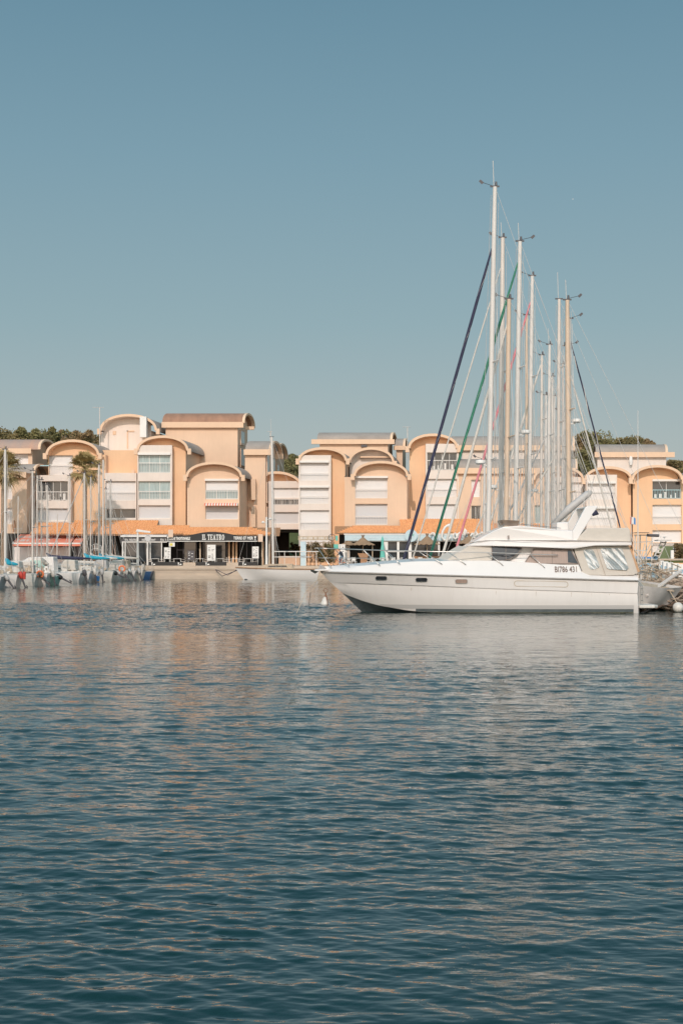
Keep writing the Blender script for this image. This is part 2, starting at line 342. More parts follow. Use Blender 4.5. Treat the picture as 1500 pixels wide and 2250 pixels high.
def crown(mb, c, rx, rz, n, rnd, leaf=0.3, blobs=14, ry=None):
    ry = ry or rx
    cs = [(Vector((rnd.uniform(-.5, .5) * rx, rnd.uniform(-.5, .5) * ry, rnd.uniform(.65, .95) * rz)), rnd.uniform(.14, .24)) for q_ in range(3)]
    for i in range(blobs):
        a = rnd.uniform(0, 6.283); q = rnd.random() ** 0.5 * 0.72; h = rnd.uniform(-0.55, 0.7)
        cs.append((Vector((math.cos(a) * q * rx, math.sin(a) * q * ry, h * rz)), rnd.uniform(0.28, 0.48)))
    for i in range(n):
        bc, br = rnd.choice(cs)
        d = Vector((rnd.gauss(0, 1), rnd.gauss(0, 1), rnd.gauss(0, 1))).normalized() * rnd.uniform(0.65, 1.12)
        p = Vector(c) + bc + Vector((d.x * rx * br, d.y * ry * br, d.z * rz * br * 1.1))
        u = Vector((rnd.gauss(0, 1), rnd.gauss(0, 1), rnd.gauss(0, 1))).normalized(); w = u.orthogonal().normalized()
        s = leaf * rnd.uniform(0.5, 1.2)
        mb.quad(p - u * s, p - w * s * 0.5, p + u * s, p + w * s * 0.5)
def tree(px, ptop, Y, r, label, seed, hgt=None, leaf=0.21, n=2600, gm='trees on the hill behind the apartments', m='leafpine'):
    rnd = random.Random(seed); top = P(px, ptop, Y); rz = r * 0.72; cz = top.z - rz
    gz = cz - rz - (hgt or 2.2)
    t = thing('pine_tree', label, 'tree', (top.x, Y, gz), 0, gm)
    tr = MB().tube([(top.x, Y, gz), (top.x + 0.2, Y, gz + (cz - gz) * 0.5), (top.x, Y, cz)], [0.28, 0.2, 0.12], 7)
    for k in range(4):
        a = rnd.uniform(0, 6.28); tr.tube([(top.x, Y, cz - rz * 0.6), (top.x + math.cos(a) * r * 0.55, Y + math.sin(a) * r * 0.55, cz + rz * 0.1)], [0.11, 0.04], 5)
    tr.build('trunk', M['bark'], t)
    cb = MB(); crown(cb, (top.x, Y, cz), r, rz, n, rnd, leaf); cb.build('crown', M[rnd.choice(('leafpine', 'leafpine2', 'leafpine3', 'leafpine')) if m == 'leafpine' else m], t)
LEFT_T = [(-8, 942, 205, 3.2), (12, 951, 212, 2.6), (32, 957, 200, 2.8), (52, 951, 208, 2.8), (68, 944, 200, 3.0), (86, 953, 212, 2.6), (100, 957, 202, 2.7), (116, 949, 207, 2.8), (138, 944, 200, 3.2), (158, 947, 208, 3.0), (176, 951, 200, 3.0), (194, 957, 206, 2.8), (212, 960, 200, 2.8), (44, 978, 192, 3.0), (95, 975, 190, 3.0), (150, 978, 190, 3.2), (200, 980, 192, 2.8), (5, 980, 192, 2.8)]
ordn = ['first', 'second', 'third', 'fourth', 'fifth', 'sixth', 'seventh', 'eighth', 'ninth', 'tenth', 'eleventh', 'twelfth', 'thirteenth', 'fourteenth', 'fifteenth', 'sixteenth', 'seventeenth', 'eighteenth', 'nineteenth', 'twentieth']
for i, (px, pt, Y, r) in enumerate(LEFT_T):
    lab = ('olive green pine on the skyline above the far-left roofs, %s from the left edge' % ordn[i]) if i < 13 else ('lower olive pine below the skyline pines on the left hill, %s from left' % ordn[[3, 1, 2, 4, 0][i - 13] if False else {13: 1, 14: 2, 15: 3, 16: 4, 17: 0}[i]])
    tree(px, pt, Y, r, lab, i)
for i, (px, pt, Y, r) in enumerate([(618, 997, 205, 2.6), (634, 1000, 200, 2.6), (650, 1004, 207, 2.4), (640, 1024, 190, 2.8), (620, 1030, 188, 2.4)]):
    tree(px, pt, Y, r, ['bright green pine seen just right of the small grey barrel roof', 'round green pine in the middle of the gap between the two apartment groups', 'green pine touching the left end of the shuttered arched block', 'lower green pine filling the gap above the small orange arch', 'low green pine beside the side windows of the grey-roofed block'][i], 40 + i, gm='pines in the gap between the apartment groups')
RT = [(1268, 962, 200, 3.0), (1286, 951, 205, 3.4), (1306, 949, 200, 3.4), (1326, 957, 207, 3.0), (1345, 966, 200, 2.6), (1372, 963, 205, 2.5), (1390, 960, 200, 2.5), (1408, 966, 206, 1.8), (1424, 971, 203, 1.1), (1275, 985, 190, 3.4), (1300, 988, 188, 3.4), (1290, 1012, 184, 3.2), (1262, 1010, 186, 2.8), (1486, 1012, 200, 2.4), (1500, 1016, 205, 2.6), (1472, 1014, 204, 1.8)]
RL = ['tall dark pine just behind the rightmost masts', 'big brown-green pine beside the masts on the right hill', 'highest brown-green pine of the right hill', 'brown-green pine where the crest drops towards the white penthouse', 'small pine at the left end of the long grey penthouse roof', 'dark pine rising above the middle of the long grey penthouse roof', 'bushy pine above the long grey penthouse roof', 'ragged pine above the right part of the grey penthouse roof', 'smallest sparse pine above the grey penthouse roof', 'second-row pine behind the fan of backstays', 'second-row pine left of the white penthouse', 'low bright green pine at the foot of the hill beside the penthouse', 'low green pine hidden behind the mast cluster', 'green pine right of the white penthouse', 'green pine at the very right edge above the roofs', 'small green pine hugging the right end of the penthouse']
for i, (px, pt, Y, r) in enumerate(RT): tree(px, pt, Y, r, RL[i], 60 + i, n=3000 if r > 3 else 2000)

# ------------------------------------------------------------------ apartment block kit (pixel rows and columns turned into metres on the wall plane Y)
def XZ(px, py, Y): p = P(px, py, Y); return p.x, p.z
def sheet(mb, x0, x1, zt, zb, Y, holes, rec):
    xs = sorted({x0, x1, *[h[0] for h in holes], *[h[1] for h in holes]}); zs = sorted({zt, zb, *[h[2] for h in holes], *[h[3] for h in holes]})
    for i in range(len(xs) - 1):
        for j in range(len(zs) - 1):
            cx, cz = (xs[i] + xs[i + 1]) / 2, (zs[j] + zs[j + 1]) / 2
            if any(h[0] < cx < h[1] and h[3] < cz < h[2] for h in holes): continue
            mb.quad((xs[i], Y, zs[j]), (xs[i + 1], Y, zs[j]), (xs[i + 1], Y, zs[j + 1]), (xs[i], Y, zs[j + 1]))
    for (a, b, t, c) in holes:
        y2 = Y + rec
        mb.quad((a, Y, c), (a, y2, c), (a, y2, t), (a, Y, t)); mb.quad((b, Y, c), (b, Y, t), (b, y2, t), (b, y2, c))
        mb.quad((a, Y, c), (b, Y, c), (b, y2, c), (a, y2, c)); mb.quad((a, Y, t), (a, y2, t), (b, y2, t), (b, Y, t))
REC = 0.34
def window(par, spec, Y):
    x0p, x1p, y0p, y1p, kind = spec[:5]; opt = spec[5] if len(spec) > 5 else {}
    x0, z1 = XZ(x0p, y0p, Y); x1, z0 = XZ(x1p, y1p, Y); yb = Y + REC; e = 0.05
    x0 += .005; x1 -= .005; z0 += .005; z1 -= .005
    fr = MB(); fr.box(x0, x0 + e, yb - .08, yb, z0, z1); fr.box(x1 - e, x1, yb - .08, yb, z0, z1); fr.box(x0 + e, x1 - e, yb - .08, yb, z1 - e, z1); fr.box(x0 + e, x1 - e, yb - .08, yb, z0, z0 + e)
    w = x1 - x0; nd = opt.get('div', 3)
    if kind in ('glass', 'curtain', 'half'):
        for k in range(1, nd):
            xm = x0 + w * k / nd; fr.box(xm - .025, xm + .025, yb - .07, yb, z0 + e, z1 - e)
    o = fr.build('window', M['frame'], par)
    h = z1 - z0
    if kind == 'shutter':
        MB().box(x0 + e, x1 - e, yb - .03, yb + .02, z0 + e, z1 - e).build('shutter', M[opt.get('mat', 'shut')], o)
    elif kind == 'half':
        sp = opt.get('split', 0.5); zs = z1 - h * sp
        MB().box(x0 + e, x1 - e, yb - .10, yb - .085, zs, z1 - .001).build('shutter', M['shut'], o)
        MB().box(x0 + e, x1 - e, yb - .03, yb + .02, z0 + e, z1 - e).build('pane', M[opt.get('pane', 'curtain')], o)
    else:
        MB().box(x0 + e, x1 - e, yb - .03, yb + .02, z0 + e, z1 - e).build('pane', M[kind], o)
    if opt.get('rail', 0):
        zt = z0 + h * opt['rail']; rb = MB(); yr = Y + .04
        rb.box(x0, x1, yr - .03, yr + .02, zt - .035, zt + .035); rb.box(x0, x1, yr - .015, yr + .015, z0 + .06, z0 + .10)
        n = max(3, int(w / 0.17))
        for k in range(n + 1):
            xm = x0 + .02 + (w - .04) * k / n; rb.box(xm - .014, xm + .014, yr - .012, yr + .012, z0 + .10, zt - .035)
        rb.build('railing', M[opt.get('rm', 'rail')], o)
    if opt.get('box'):
        MB().box(x0 - .05, x1 + .05, Y - .16, Y - .003, z1 - .02, z1 + .20).build('shutter_box', M['frame'], o)
    if opt.get('stuff'):                       # washing, chairs left on the balcony
        rnd = random.Random(int(x0 * 10)); cb = MB()
        for k in range(5):
            xm = rnd.uniform(x0 + .2, x1 - .4); cb.box(xm, xm + rnd.uniform(.1, .35), Y + .12, Y + .18, z0 + .1, z0 + rnd.uniform(.4, .8))
        cb.build('balcony_chair', M['white'], o)
    return o
def arc(xa, xb, zs, za, n=28):
    cx, rx, rz = (xa + xb) / 2, (xb - xa) / 2, za - zs
    return [(cx - rx * math.cos(math.pi * i / n), zs + rz * math.sin(math.pi * i / n) ** 0.92) for i in range(n + 1)]
def bay(par, x0p, x1p, y0p, y1p, Y, proud, wins, m='cream', name='window_bay'):
    x0, z1 = XZ(x0p, y0p, Y - proud); x1, z0 = XZ(x1p, y1p, Y - proud); yf = Y - proud
    holes = []
    for w in wins:
        a, t = XZ(w[0], w[2], yf); b, c = XZ(w[1], w[3], yf); holes.append((a, b, t, c))
    mb = MB(); sheet(mb, x0, x1, z1, z0, yf, holes, REC)
    mb.quad((x0, yf, z0), (x0, yf, z1), (x0, Y + .1, z1), (x0, Y + .1, z0)); mb.quad((x1, yf, z0), (x1, Y + .1, z0), (x1, Y + .1, z1), (x1, yf, z1))
    mb.quad((x0, yf, z1), (x1, yf, z1), (x1, Y + .1, z1), (x0, Y + .1, z1)); mb.quad((x0, yf, z0), (x0, Y + .1, z0), (x1, Y + .1, z0), (x1, yf, z0))
    o = mb.build(name, M[m], par)
    for w in wins: window(par, w, yf)
    return o
def front_block(label, x0, x1, ya, ys, yb, Y, depth=9, wx=None, wall='orange', rim='rim', roof='grey_roof', over=1.1, band=5.0, wins=(), stub=True, name='apartment_building', side='peach', thin=False):
    base = P((x0 + x1) / 2, yb, Y); t = thing(name, label, 'building', (base.x, Y, max(GZ, base.z) if base.z < 3 else base.z))
    wx = wx or (x0 + 3, x1 - 3)
    xa, zs = XZ(x0, ys, Y - over); xb, za = XZ(x1, ya, Y - over); th = band * (Y - over) / F
    xa *= Y / (Y - over) if False else 1
    outer = arc(xa, xb, zs, za); inner = arc(xa + th, xb - th, zs, za - th)
    yf = Y - over
    sh = MB(); D = DV * (depth + over)
    V = lambda p, y=yf: Vector((p[0], y, p[1]))
    ro, ri = [V(p) for p in outer], [V(p) for p in inner]
    sh.loft([ro, [p + D for p in ro]]); sh.loft([[p + D for p in ri], ri]); sh.loft([[p + D for p in ro], [p + D for p in ri]])
    r = sh.build('roof', M[roof], t, smooth=True, auto=40)
    fb = MB(); fo = [V(p, yf - .06) for p in outer]; fi = [V(p, yf - .06) for p in inner]
    fo = [p + Vector((0, 0, .03)) for p in fo]
    fb.loft([fi, fo]); fb.loft([fo, [p + Vector((0, .3, 0)) for p in fo]]); fb.loft([[p + Vector((0, .3, -0.0)) for p in fi], fi])
    if stub:
        for sx, xx in ((-1, xa), (1, xb)):
            fb.box(xx - .28 if sx < 0 else xx - .12, xx + .12 if sx < 0 else xx + .28, yf - .10, yf + .5, zs - .42, zs + .22)
    fb.build('fascia', M[rim], r)
    # soffit colour: underside of the vault in wall colour
    sf = MB(); ii = arc(xa + th + .01, xb - th - .01, zs, za - th - .015); si = [V(p, yf + .02) for p in ii]
    sf.loft([[p + DV * (over + .1) for p in si], si]); sf.build('soffit', M[wall], t, smooth=True)
    # walls
    wa, zb = XZ(wx[0], yb, Y); wb, _ = XZ(wx[1], yb, Y)
    holes = []
    for w in wins:
        a, tt = XZ(w[0], w[2], Y); b, c = XZ(w[1], w[3], Y); holes.append((a, b, tt, c))
    mb = MB(); zsp = zs - .05
    # below spring line a sheet with openings, above it the arch infill
    top = max([zsp] + [h[2] + .05 for h in holes])
    sheet(mb, wa, wb, zsp if top == zsp else top, zb, Y, holes, REC)
    if top == zsp:
        prof = [(max(wa, min(wb, p[0])), p[1] + .05) for p in inner]
        cap = [(wb, zsp), (wa, zsp)]
        pts = [Vector((q[0], Y, q[1])) for q in prof]
        low = [Vector((q[0], Y, zsp)) for q in prof]
        mb.loft([low, pts])
    else:
        prof = [(max(wa, min(wb, p[0])), max(top, p[1] + .05)) for p in inner]
        mb.loft([[Vector((q[0], Y, top)) for q in prof], [Vector((q[0], Y, q[1])) for q in prof]])
    mb.build('wall', M[wall], t)
    sb = MB(); Dd = DV * depth
    for xx in (wa, wb):
        a, b2 = Vector((xx, Y, zb)), Vector((xx, Y, zs + .1)); sb.quad(a, b2, b2 + Dd, a + Dd)
    sb.quad(Vector((wa, Y, zb)) + Dd, Vector((wb, Y, zb)) + Dd, Vector((wb, Y, zs)) + Dd, Vector((wa, Y, zs)) + Dd)
    if not thin: sb.build('side_wall', M[side], t)
    for w in wins: window(t, w, Y)
    return t
def side_block(label, x0, x1, yt, ye, yb, Y, D=5.5, wall='peach', roof='grey_roof', wx=None, fx=None, ext=0.9, wins=(), sidewins=(), fh=9, sidem='peach', name='apartment_building'):
    base = P((x0 + x1) / 2, yb, Y); t = thing(name, label, 'building', (base.x, Y, max(GZ, base.z) if base.z < 3 else base.z))
    wx = wx or (x0 + 4, x1 - 4); fx = fx or (x0 - 4, x1 + 4)
    X0, ze = XZ(x0, ye, Y); X1, _ = XZ(x1, ye, Y); _, zt = XZ(x1, yt, Y + D / 2)
    n = 20
    def ring(xx, k=0.0):
        return [Vector((xx, Y, 0)) + DV * (D / 2 - (D / 2 - k + .3) * math.cos(math.pi * i / n)) + Vector((0, 0, ze - .0 + (zt - ze - k) * math.sin(math.pi * i / n) ** .85)) for i in range(n + 1)]
    rb = MB(); o0, o1, i0, i1 = ring(X0), ring(X1), ring(X0, .2), ring(X1, .2)
    rb.loft([o0, o1]); rb.loft([i1, i0]); rb.loft([i0, o0])
    r = rb.build('roof', M[roof], t, smooth=True, auto=40)
    fb = MB(); fb.loft([[p + Vector((.03, 0, 0)) for p in i1], [p + Vector((.03, 0, .03)) for p in o1]])
    fb.loft([[p + Vector((-.35, 0, -.01)) for p in i1], [p + Vector((.03, 0, 0)) for p in i1]])
    fb.loft([[p + Vector((.03, 0, .03)) for p in o1], [p + Vector((-.25, 0, .03)) for p in o1]]); fb.build('arch_rim', M['rim'], r)
    bx0, bz = XZ(fx[0], ye + fh, Y); bx1, _ = XZ(fx[1], ye, Y)
    MB().box(bx0, bx1, Y - .42, Y - .02, bz, ze + .12).build('eave_beam', M['rim'], t)
    wa, zb = XZ(wx[0], yb, Y); wb, _ = XZ(wx[1], yb, Y); holes = []
    for w in wins:
        a, tt = XZ(w[0], w[2], Y); b, c = XZ(w[1], w[3], Y); holes.append((a, b, tt, c))
    mb = MB(); sheet(mb, wa, wb, ze, zb, Y + .003, holes, REC); mb.build('wall', M[wall], t)
    sb = MB()
    for xx in (wa, wb):
        pr = [Vector((xx, Y + .003, 0)) + DV * (D / 2 - (D / 2) * math.cos(math.pi * i / n)) + Vector((0, 0, ze + (zt - ze - .2) * math.sin(math.pi * i / n) ** .85)) for i in range(n + 1)]
        lo = [Vector((p.x, p.y, zb)) for p in pr]; sb.loft([lo, pr])
    sb.quad(Vector((wa, Y, zb)) + DV * D, Vector((wb, Y, zb)) + DV * D, Vector((wb, Y, ze)) + DV * D, Vector((wa, Y, ze)) + DV * D)
    sb.build('side_wall', M[sidem], t)
    for w in wins: window(t, w, Y)
    for (d0, d1, y0, y1, kind) in sidewins:      # windows on the end wall, d in metres back from the corner
        _, z1 = XZ(0, y0, Y); _, z0 = XZ(0, y1, Y); nx = Vector((math.cos(R(7)), -math.sin(R(7)), 0))
        a = Vector((wb, Y, 0)) + DV * d0; b = Vector((wb, Y, 0)) + DV * d1
        fr = MB()
        fr.prism([a + Vector((0, 0, z0 - .25)), b + Vector((0, 0, z0 - .25)), b + Vector((0, 0, z1 + .1)), a + Vector((0, 0, z1 + .1))], nx * .12)
        w = fr.build('window', M['pink'], t)
        a2, b2 = a + DV * .1 + nx * .02, b - DV * .1 + nx * .02
        MB().prism([a2 + Vector((0, 0, z0)), b2 + Vector((0, 0, z0)), b2 + Vector((0, 0, z1)), a2 + Vector((0, 0, z1))], nx * .112).build('pane', M[kind], w)
    return t
# ------------------------------------------------------------------ the apartment blocks, left to right
S = 'shutter'; G = 'glass'; Cu = 'curtain'
t = side_block('apartment block at the left edge with a grey and terracotta striped barrel roof', -30, 90, 966, 988, 1245, 157, 5, roof='stripe_roof', wx=(-60, 71), fx=(-60, 70), fh=9, wins=[(20, 62, 997, 1019, S, {'mat': 'shut'})])
t = side_block('lower apartment block at the left edge with a small grey roof behind the tall palm', -40, 78, 1020, 1040, 1245, 153.5, 4.5, wx=(-60, 59), fx=(-60, 59), fh=10,
    wins=[(14, 27, 1056, 1097, S, {}), (14, 27, 1116, 1152, 'half', {'pane': 'shut', 'div': 2})])
t = front_block('apartment block with an orange arch and roof terrace behind the second palm', 100, 218, 966, 1000, 1245, 156, 10, wx=(106, 232), wins=[(107, 160, 1000, 1044, S, {'mat': 'shut', 'rail': 0.52})], over=1.0)
bay(t, 79, 155, 1044, 1150, 156, 1.2, [(83, 149, 1057, 1100, G, {'div': 4, 'rail': 0.45, 'stuff': 1}), (83, 149, 1117, 1144, S, {'mat': 'shutg'})])
MB().box(*sorted((P(79, 0, 154.9).x, P(108, 0, 154.9).x)), 154.83, 154.88, *sorted((P(0, 1022, 154.9).z, P(0, 1024, 154.9).z))).box(*sorted((P(79, 0, 154.9).x, P(80, 0, 154.9).x)), 154.83, 154.88, *sorted((P(0, 1044, 154.9).z, P(0, 1023, 154.9).z))).build('terrace_rail', M['railblue'], t)
t = front_block('tall whitewashed penthouse block with an arched roof and a rooftop chimney', 219, 345, 910, 946, 1245, 161, 10, wx=(221, 332), wall='cream', side='cream')
cx, cz = XZ(310, 962, 160); c2, c3 = XZ(324, 917, 160)
MB().box(cx, c2, 159.0, 160.9, cz, c3).build('chimney', M['white'], t)
dv = MB(); a, b = XZ(279, 985, 161), XZ(295, 946, 161)
dv.box(a[0], a[0] + .12, 160.9, 161, a[1], b[1]).box(a[0], b[0], 160.9, 161, b[1] - .12, b[1]); dv.build('door_frame', M['rim'], t)
a, b = XZ(248, 955, 161), XZ(255, 947, 161); MB().box(a[0], b[0], 160.93, 160.995, a[1], b[1]).build('vent', M['rim'], t)
# antenna on the penthouse
def antenna(px, ptop, pbot, Y, label, w=22, par=None):
    p0, p1 = P(px, pbot, Y), P(px, ptop, Y); t = thing('television_antenna', label, 'antenna', p0, 0, 'television antennas on the roofs')
    MB().tube([p0, p1], .05, 6).build('mast', M['wire'], t); b = MB(); s = w * Y / F / 2
    b.tube([p1 + Vector((-s, 0, 0)), p1 + Vector((s * .6, 0, 0))], .03, 5)
    for k in range(6): q = p1 + Vector((-s + k * s * .3, 0, 0)); b.tube([q + Vector((0, -.3, -.02)), q + Vector((0, .3, .02))], .015, 4)
    b.build('receiver', M['wire'], t)
antenna(219, 895, 1040, 158, 'thin television antenna standing left of the white penthouse', 30)
antenna(895, 938, 1010, 160, 'thin television antenna beside the navy furled sail', 22)
antenna(594, 948, 972, 160, 'short television antenna on the small grey barrel roof', 14)
t = thing('apartment_building', 'plain orange apartment block with shuttered white loggia between the palm and the tall arch', 'building', P(260, 1245, 157), 0)
mb = MB(); x0, z1 = XZ(217, 989, 157); x1, z0 = XZ(305, 1245, 157); sheet(mb, x0, x1, z1, z0, 157, [], REC); mb.quad((x0, 157, z1), (x1, 157, z1), (x1 + .5, 161, z1), (x0 + .5, 161, z1))
mb.build('wall', M['orange'], t)
bay(t, 230, 300, 1039, 1147, 157, 1.8, [(232, 298, 1057, 1100, S, {'rail': 0.45}), (232, 298, 1118, 1139, G, {'div': 2})])
a, b = XZ(289, 1039, 156.9), XZ(296, 1032, 156.9); MB().lathe([(.0, 0), (.2, 0), (.2, .12), (0, .12)], (0, 0, 0), 14).build('vent', M['rim'], t, local=True).matrix_world = Matrix.Translation(((a[0] + b[0]) / 2, 156.88, (a[1] + b[1]) / 2)) @ Matrix.Rotation(R(90), 4, 'X')
V_ = [o for o in t.children if o.name.startswith('vent')][0]; V_.location = Vector(V_.matrix_world.translation) - t.location if False else Vector(((a[0] + b[0]) / 2, 156.95, (a[1] + b[1]) / 2)) - t.location; V_.rotation_euler = (R(90), 0, 0)
t = front_block('tall orange arched apartment block with three glazed floors left of the restaurant sign', 300, 414, 957, 990, 1245, 155, 12, wx=(303, 408))
bay(t, 302, 378, 978, 1156, 155, 1.0, [(304, 374, 999, 1039, Cu, {'rail': 0.55, 'box': 1, 'div': 3}), (304, 374, 1057, 1098, Cu, {'rail': 0.45}), (304, 374, 1110, 1139, S, {'mat': 'shutg'})])
t = side_block('tallest apartment tower with a long brown barrel roof', 358, 538, 909, 930, 1245, 162, 6, roof='brown_roof', wx=(364, 522), fx=(356, 535), fh=10, sidewins=[(1.4, 3.6, 944, 970, Cu), (1.4, 3.6, 985, 1020, G)])
a, b = XZ(537, 942, 163), XZ(553, 935, 163); MB().box(a[0], b[0] + .2, 164, 164.5, a[1], b[1]).build('eave_stub', M['rim'], t)
t = front_block('peach arched apartment block with a striped window awning above the black restaurant sign', 408, 532, 1015, 1048, 1245, 153.2, 8, wx=(411, 526), wall='peach', side='peach',
    wins=[(451, 524 - 1, 1056, 1097, 'half', {'split': .5, 'rail': .45, 'box': 1, 'pane': 'curtain'}), (451, 523, 1112, 1141, S, {'mat': 'shutg'})], over=.9)
a, b = XZ(450, 1112, 153.2), XZ(523, 1105, 153.2); aw = MB(); n = 24
for k in range(n):
    xx0 = a[0] + (b[0] - a[0]) * k / n; xx1 = a[0] + (b[0] - a[0]) * (k + 1) / n - .002
    if k % 2 == 0: aw.prism([(xx0, 153.19, b[1]), (xx0, 152.5, b[1] - .12), (xx0, 152.5, a[1] + .02), (xx0, 152.53, a[1] + .02), (xx0, 152.53, b[1] - .16), (xx0, 153.19, b[1] - .05)], (xx1 - xx0, 0, 0))
o = aw.build('awning', M['red'], t); aw = MB()
for k in range(n):
    xx0 = a[0] + (b[0] - a[0]) * k / n; xx1 = a[0] + (b[0] - a[0]) * (k + 1) / n - .002
    if k % 2: aw.prism([(xx0, 153.19, b[1]), (xx0, 152.5, b[1] - .12), (xx0, 152.5, a[1] + .02), (xx0, 152.53, a[1] + .02), (xx0, 152.53, b[1] - .16), (xx0, 153.19, b[1] - .05)], (xx1 - xx0, 0, 0))
aw.build('awning_stripe', M['white'], o)
for (y0, y1) in ((1052, 1098), (1112, 1158)):          # balcony boxes on the right-hand side wall
    a, b = XZ(551, y1, 157), XZ(561, y0, 157); MB().box(a[0], b[0], 157.2, 159.5, a[1], b[1]).build('balcony', M['peach'], t)
t = side_block('slim apartment block with a grey barrel roof and narrow side windows left of the gap', 540, 597, 970, 990, 1245, 158, 7, wx=(538, 583), fx=(536, 600), fh=10,
    sidewins=[(.6, 1.8, 1000, 1040, Cu), (.6, 1.8, 1060, 1100, G), (.6, 1.8, 1115, 1160, G), (4.2, 5.6, 1000, 1050, Cu), (4.2, 5.6, 1060, 1105, G), (4.2, 5.6, 1118, 1160, G)])
t = side_block('small apartment wing with a narrow barrel roof end facing the green gap', 598, 612, 975, 1000, 1245, 165, 6.5, wx=(590, 604), fx=(590, 622), fh=9, sidewins=[(1, 2.2, 1020, 1050, Cu), (1, 2.2, 1080, 1110, G)])
t = front_block('low recessed apartment block with a half hidden orange arch above a dark passage', 550, 663, 1036, 1072, 1163, 160, 8, wx=(560, 660))
bay(t, 590, 657, 1057, 1163, 160, 1.0, [(600, 656, 1072, 1094, S, {}), (600, 656, 1096, 1110, 'glass', {'rail': .95, 'div': 3}), (600, 656, 1125, 1151, S, {'mat': 'shutg'})])
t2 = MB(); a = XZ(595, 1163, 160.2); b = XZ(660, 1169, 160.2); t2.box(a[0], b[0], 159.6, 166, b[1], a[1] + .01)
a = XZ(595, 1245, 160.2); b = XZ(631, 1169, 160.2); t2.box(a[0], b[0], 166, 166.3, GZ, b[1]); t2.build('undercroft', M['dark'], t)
t = side_block('long peach apartment block with a wide flat grey barrel roof above twin arches', 697, 862, 951, 968, 1245, 164, 6, wx=(702, 852), fx=(684, 866), fh=8)
a, b = XZ(793, 982, 163.8), XZ(806, 977, 163.8); MB().box(a[0], b[0], 163.7, 163.95, a[1], b[1]).build('vent', M['darkgrey'], t)
t = side_block('small grey-roofed apartment block peeping between the wide roof and the tall orange arch', 868, 890, 964, 982, 1100, 166, 5, wx=(870, 884), fx=(864, 891), fh=7)
t = front_block('orange arched apartment block with four floors of closed white shutters', 655, 762, 983, 1012, 1245, 156, 9, wx=(658, 758))
bay(t, 656, 727, 1000, 1200, 156, 1.0, [(659, 722, 1016, 1056, S, {'rail': .40, 'box': 1}), (659, 722, 1071, 1107, S, {'rail': .45, 'box': 1}), (659, 723, 1121, 1164, S, {'rail': .40}), (660, 723, 1178, 1197, S, {'mat': 'shut'})])
t = front_block('whitewashed arched apartment block behind the plain peach arch', 765, 866, 983, 1017, 1245, 159, 9, wx=(768, 862), wall='cream', side='cream')
a, b = XZ(791, 1010, 158.9), XZ(858, 1005, 158.9); MB().box(a[0], b[0], 158.4, 158.95, a[1] + .2, b[1] + .1).build('shutter_box', M['rim'], t)
t = front_block('plain peach arched apartment block with two wide shuttered windows above the tiled canopy', 776, 897, 1013, 1046, 1245, 153.4, 9, wx=(757, 894), wall='peach',
    wins=[(780, 851, 1050, 1095, S, {'rail': .45, 'box': 1}), (780, 851, 1107, 1153, S, {'mat': 'shutg', 'rail': .4})], over=.9)
t = front_block('orange arched apartment block with a glazed top balcony behind the navy furled sail', 896, 1006, 953, 985, 1245, 157, 10, wx=(899, 1003))
bay(t, 935, 1007, 975, 1146, 157, 1.0, [(938, 1004, 994, 1033, G, {'rail': .55, 'div': 4, 'stuff': 1}), (938, 1005, 1052, 1092, S, {'rail': .45}), (938, 1005, 1108, 1144, S, {'mat': 'shut'})])
t = side_block('long upper apartment range with a grey barrel roof behind the masts', 990, 1262, 959, 981, 1050, 166, 6, wall='cream', wx=(1015, 1250), fx=(1003, 1262), fh=9)
t = side_block('long lower apartment range with a grey barrel roof and small windows behind the masts', 1000, 1268, 1009, 1031, 1245, 156, 5.5, wx=(1003, 1262), fx=(1003, 1264), fh=10,
    wins=[(1035, 1055, 1054, 1092, S, {'div': 2}), (1035, 1055, 1111, 1150, G, {'div': 2}), (1175, 1188, 1110, 1150, Cu, {'div': 2}), (1100, 1120, 1054, 1092, S, {}), (1100, 1120, 1111, 1150, S, {})])
t = front_block('arched apartment block half hidden by the masts with a shuttered white bay', 1170, 1283, 1024, 1055, 1245, 156.5, 9, wx=(1174, 1279))
bay(t, 1215, 1281, 1048, 1230, 156.5, .9, [(1220, 1278, 1060, 1096, S, {'rail': .5}), (1220, 1278, 1117, 1150, S, {'rail': .5})])
t = side_block('whitewashed penthouse with a long grey roof above the two right-hand arches', 1308, 1466, 977, 996, 1100, 163, 5.5, wall='cream', wx=(1312, 1463), fx=(1305, 1480), fh=9, ext=.2, sidem='peach')
a = XZ(1385, 1022, 162.8); MB().lathe([(0, 0), (.16, .02), (.22, .5), (.18, 1.0), (0, 1.05)], (a[0], 162.7, a[1]), 12).build('wall_lamp', M['white'], t)
t = front_block('orange arched apartment block with a white shuttered bay behind the fan of stays', 1284, 1389, 1025, 1055, 1245, 155, 9, wx=(1287, 1386))
bay(t, 1288, 1355, 1043, 1230, 155, 1.2, [(1291, 1351, 1062, 1098, S, {'rail': .5, 'box': 1}), (1291, 1351, 1117, 1155, S, {'rail': .5, 'box': 1}), (1291, 1351, 1172, 1205, S, {'rail': .5})])
t = front_block('orange arched apartment block at the right edge with a glazed balcony and blue railing', 1387, 1500, 1022, 1054, 1245, 154.5, 9, wx=(1390, 1512), wall='orange',
    wins=[(1433, 1496, 1057, 1096, G, {'rail': .5, 'rm': 'railblue', 'stuff': 1, 'box': 1, 'div': 2}), (1433, 1497, 1109, 1152, S, {'rail': .42}), (1433, 1497, 1165, 1192, S, {'mat': 'shut'}), (1433, 1497, 1193, 1214, S, {'rail': .9})])
t = front_block('apartment block with a grey roof cut off by the right edge', 1497, 1600, 1024, 1056, 1245, 157, 9, wx=(1500, 1590), wall='orange')

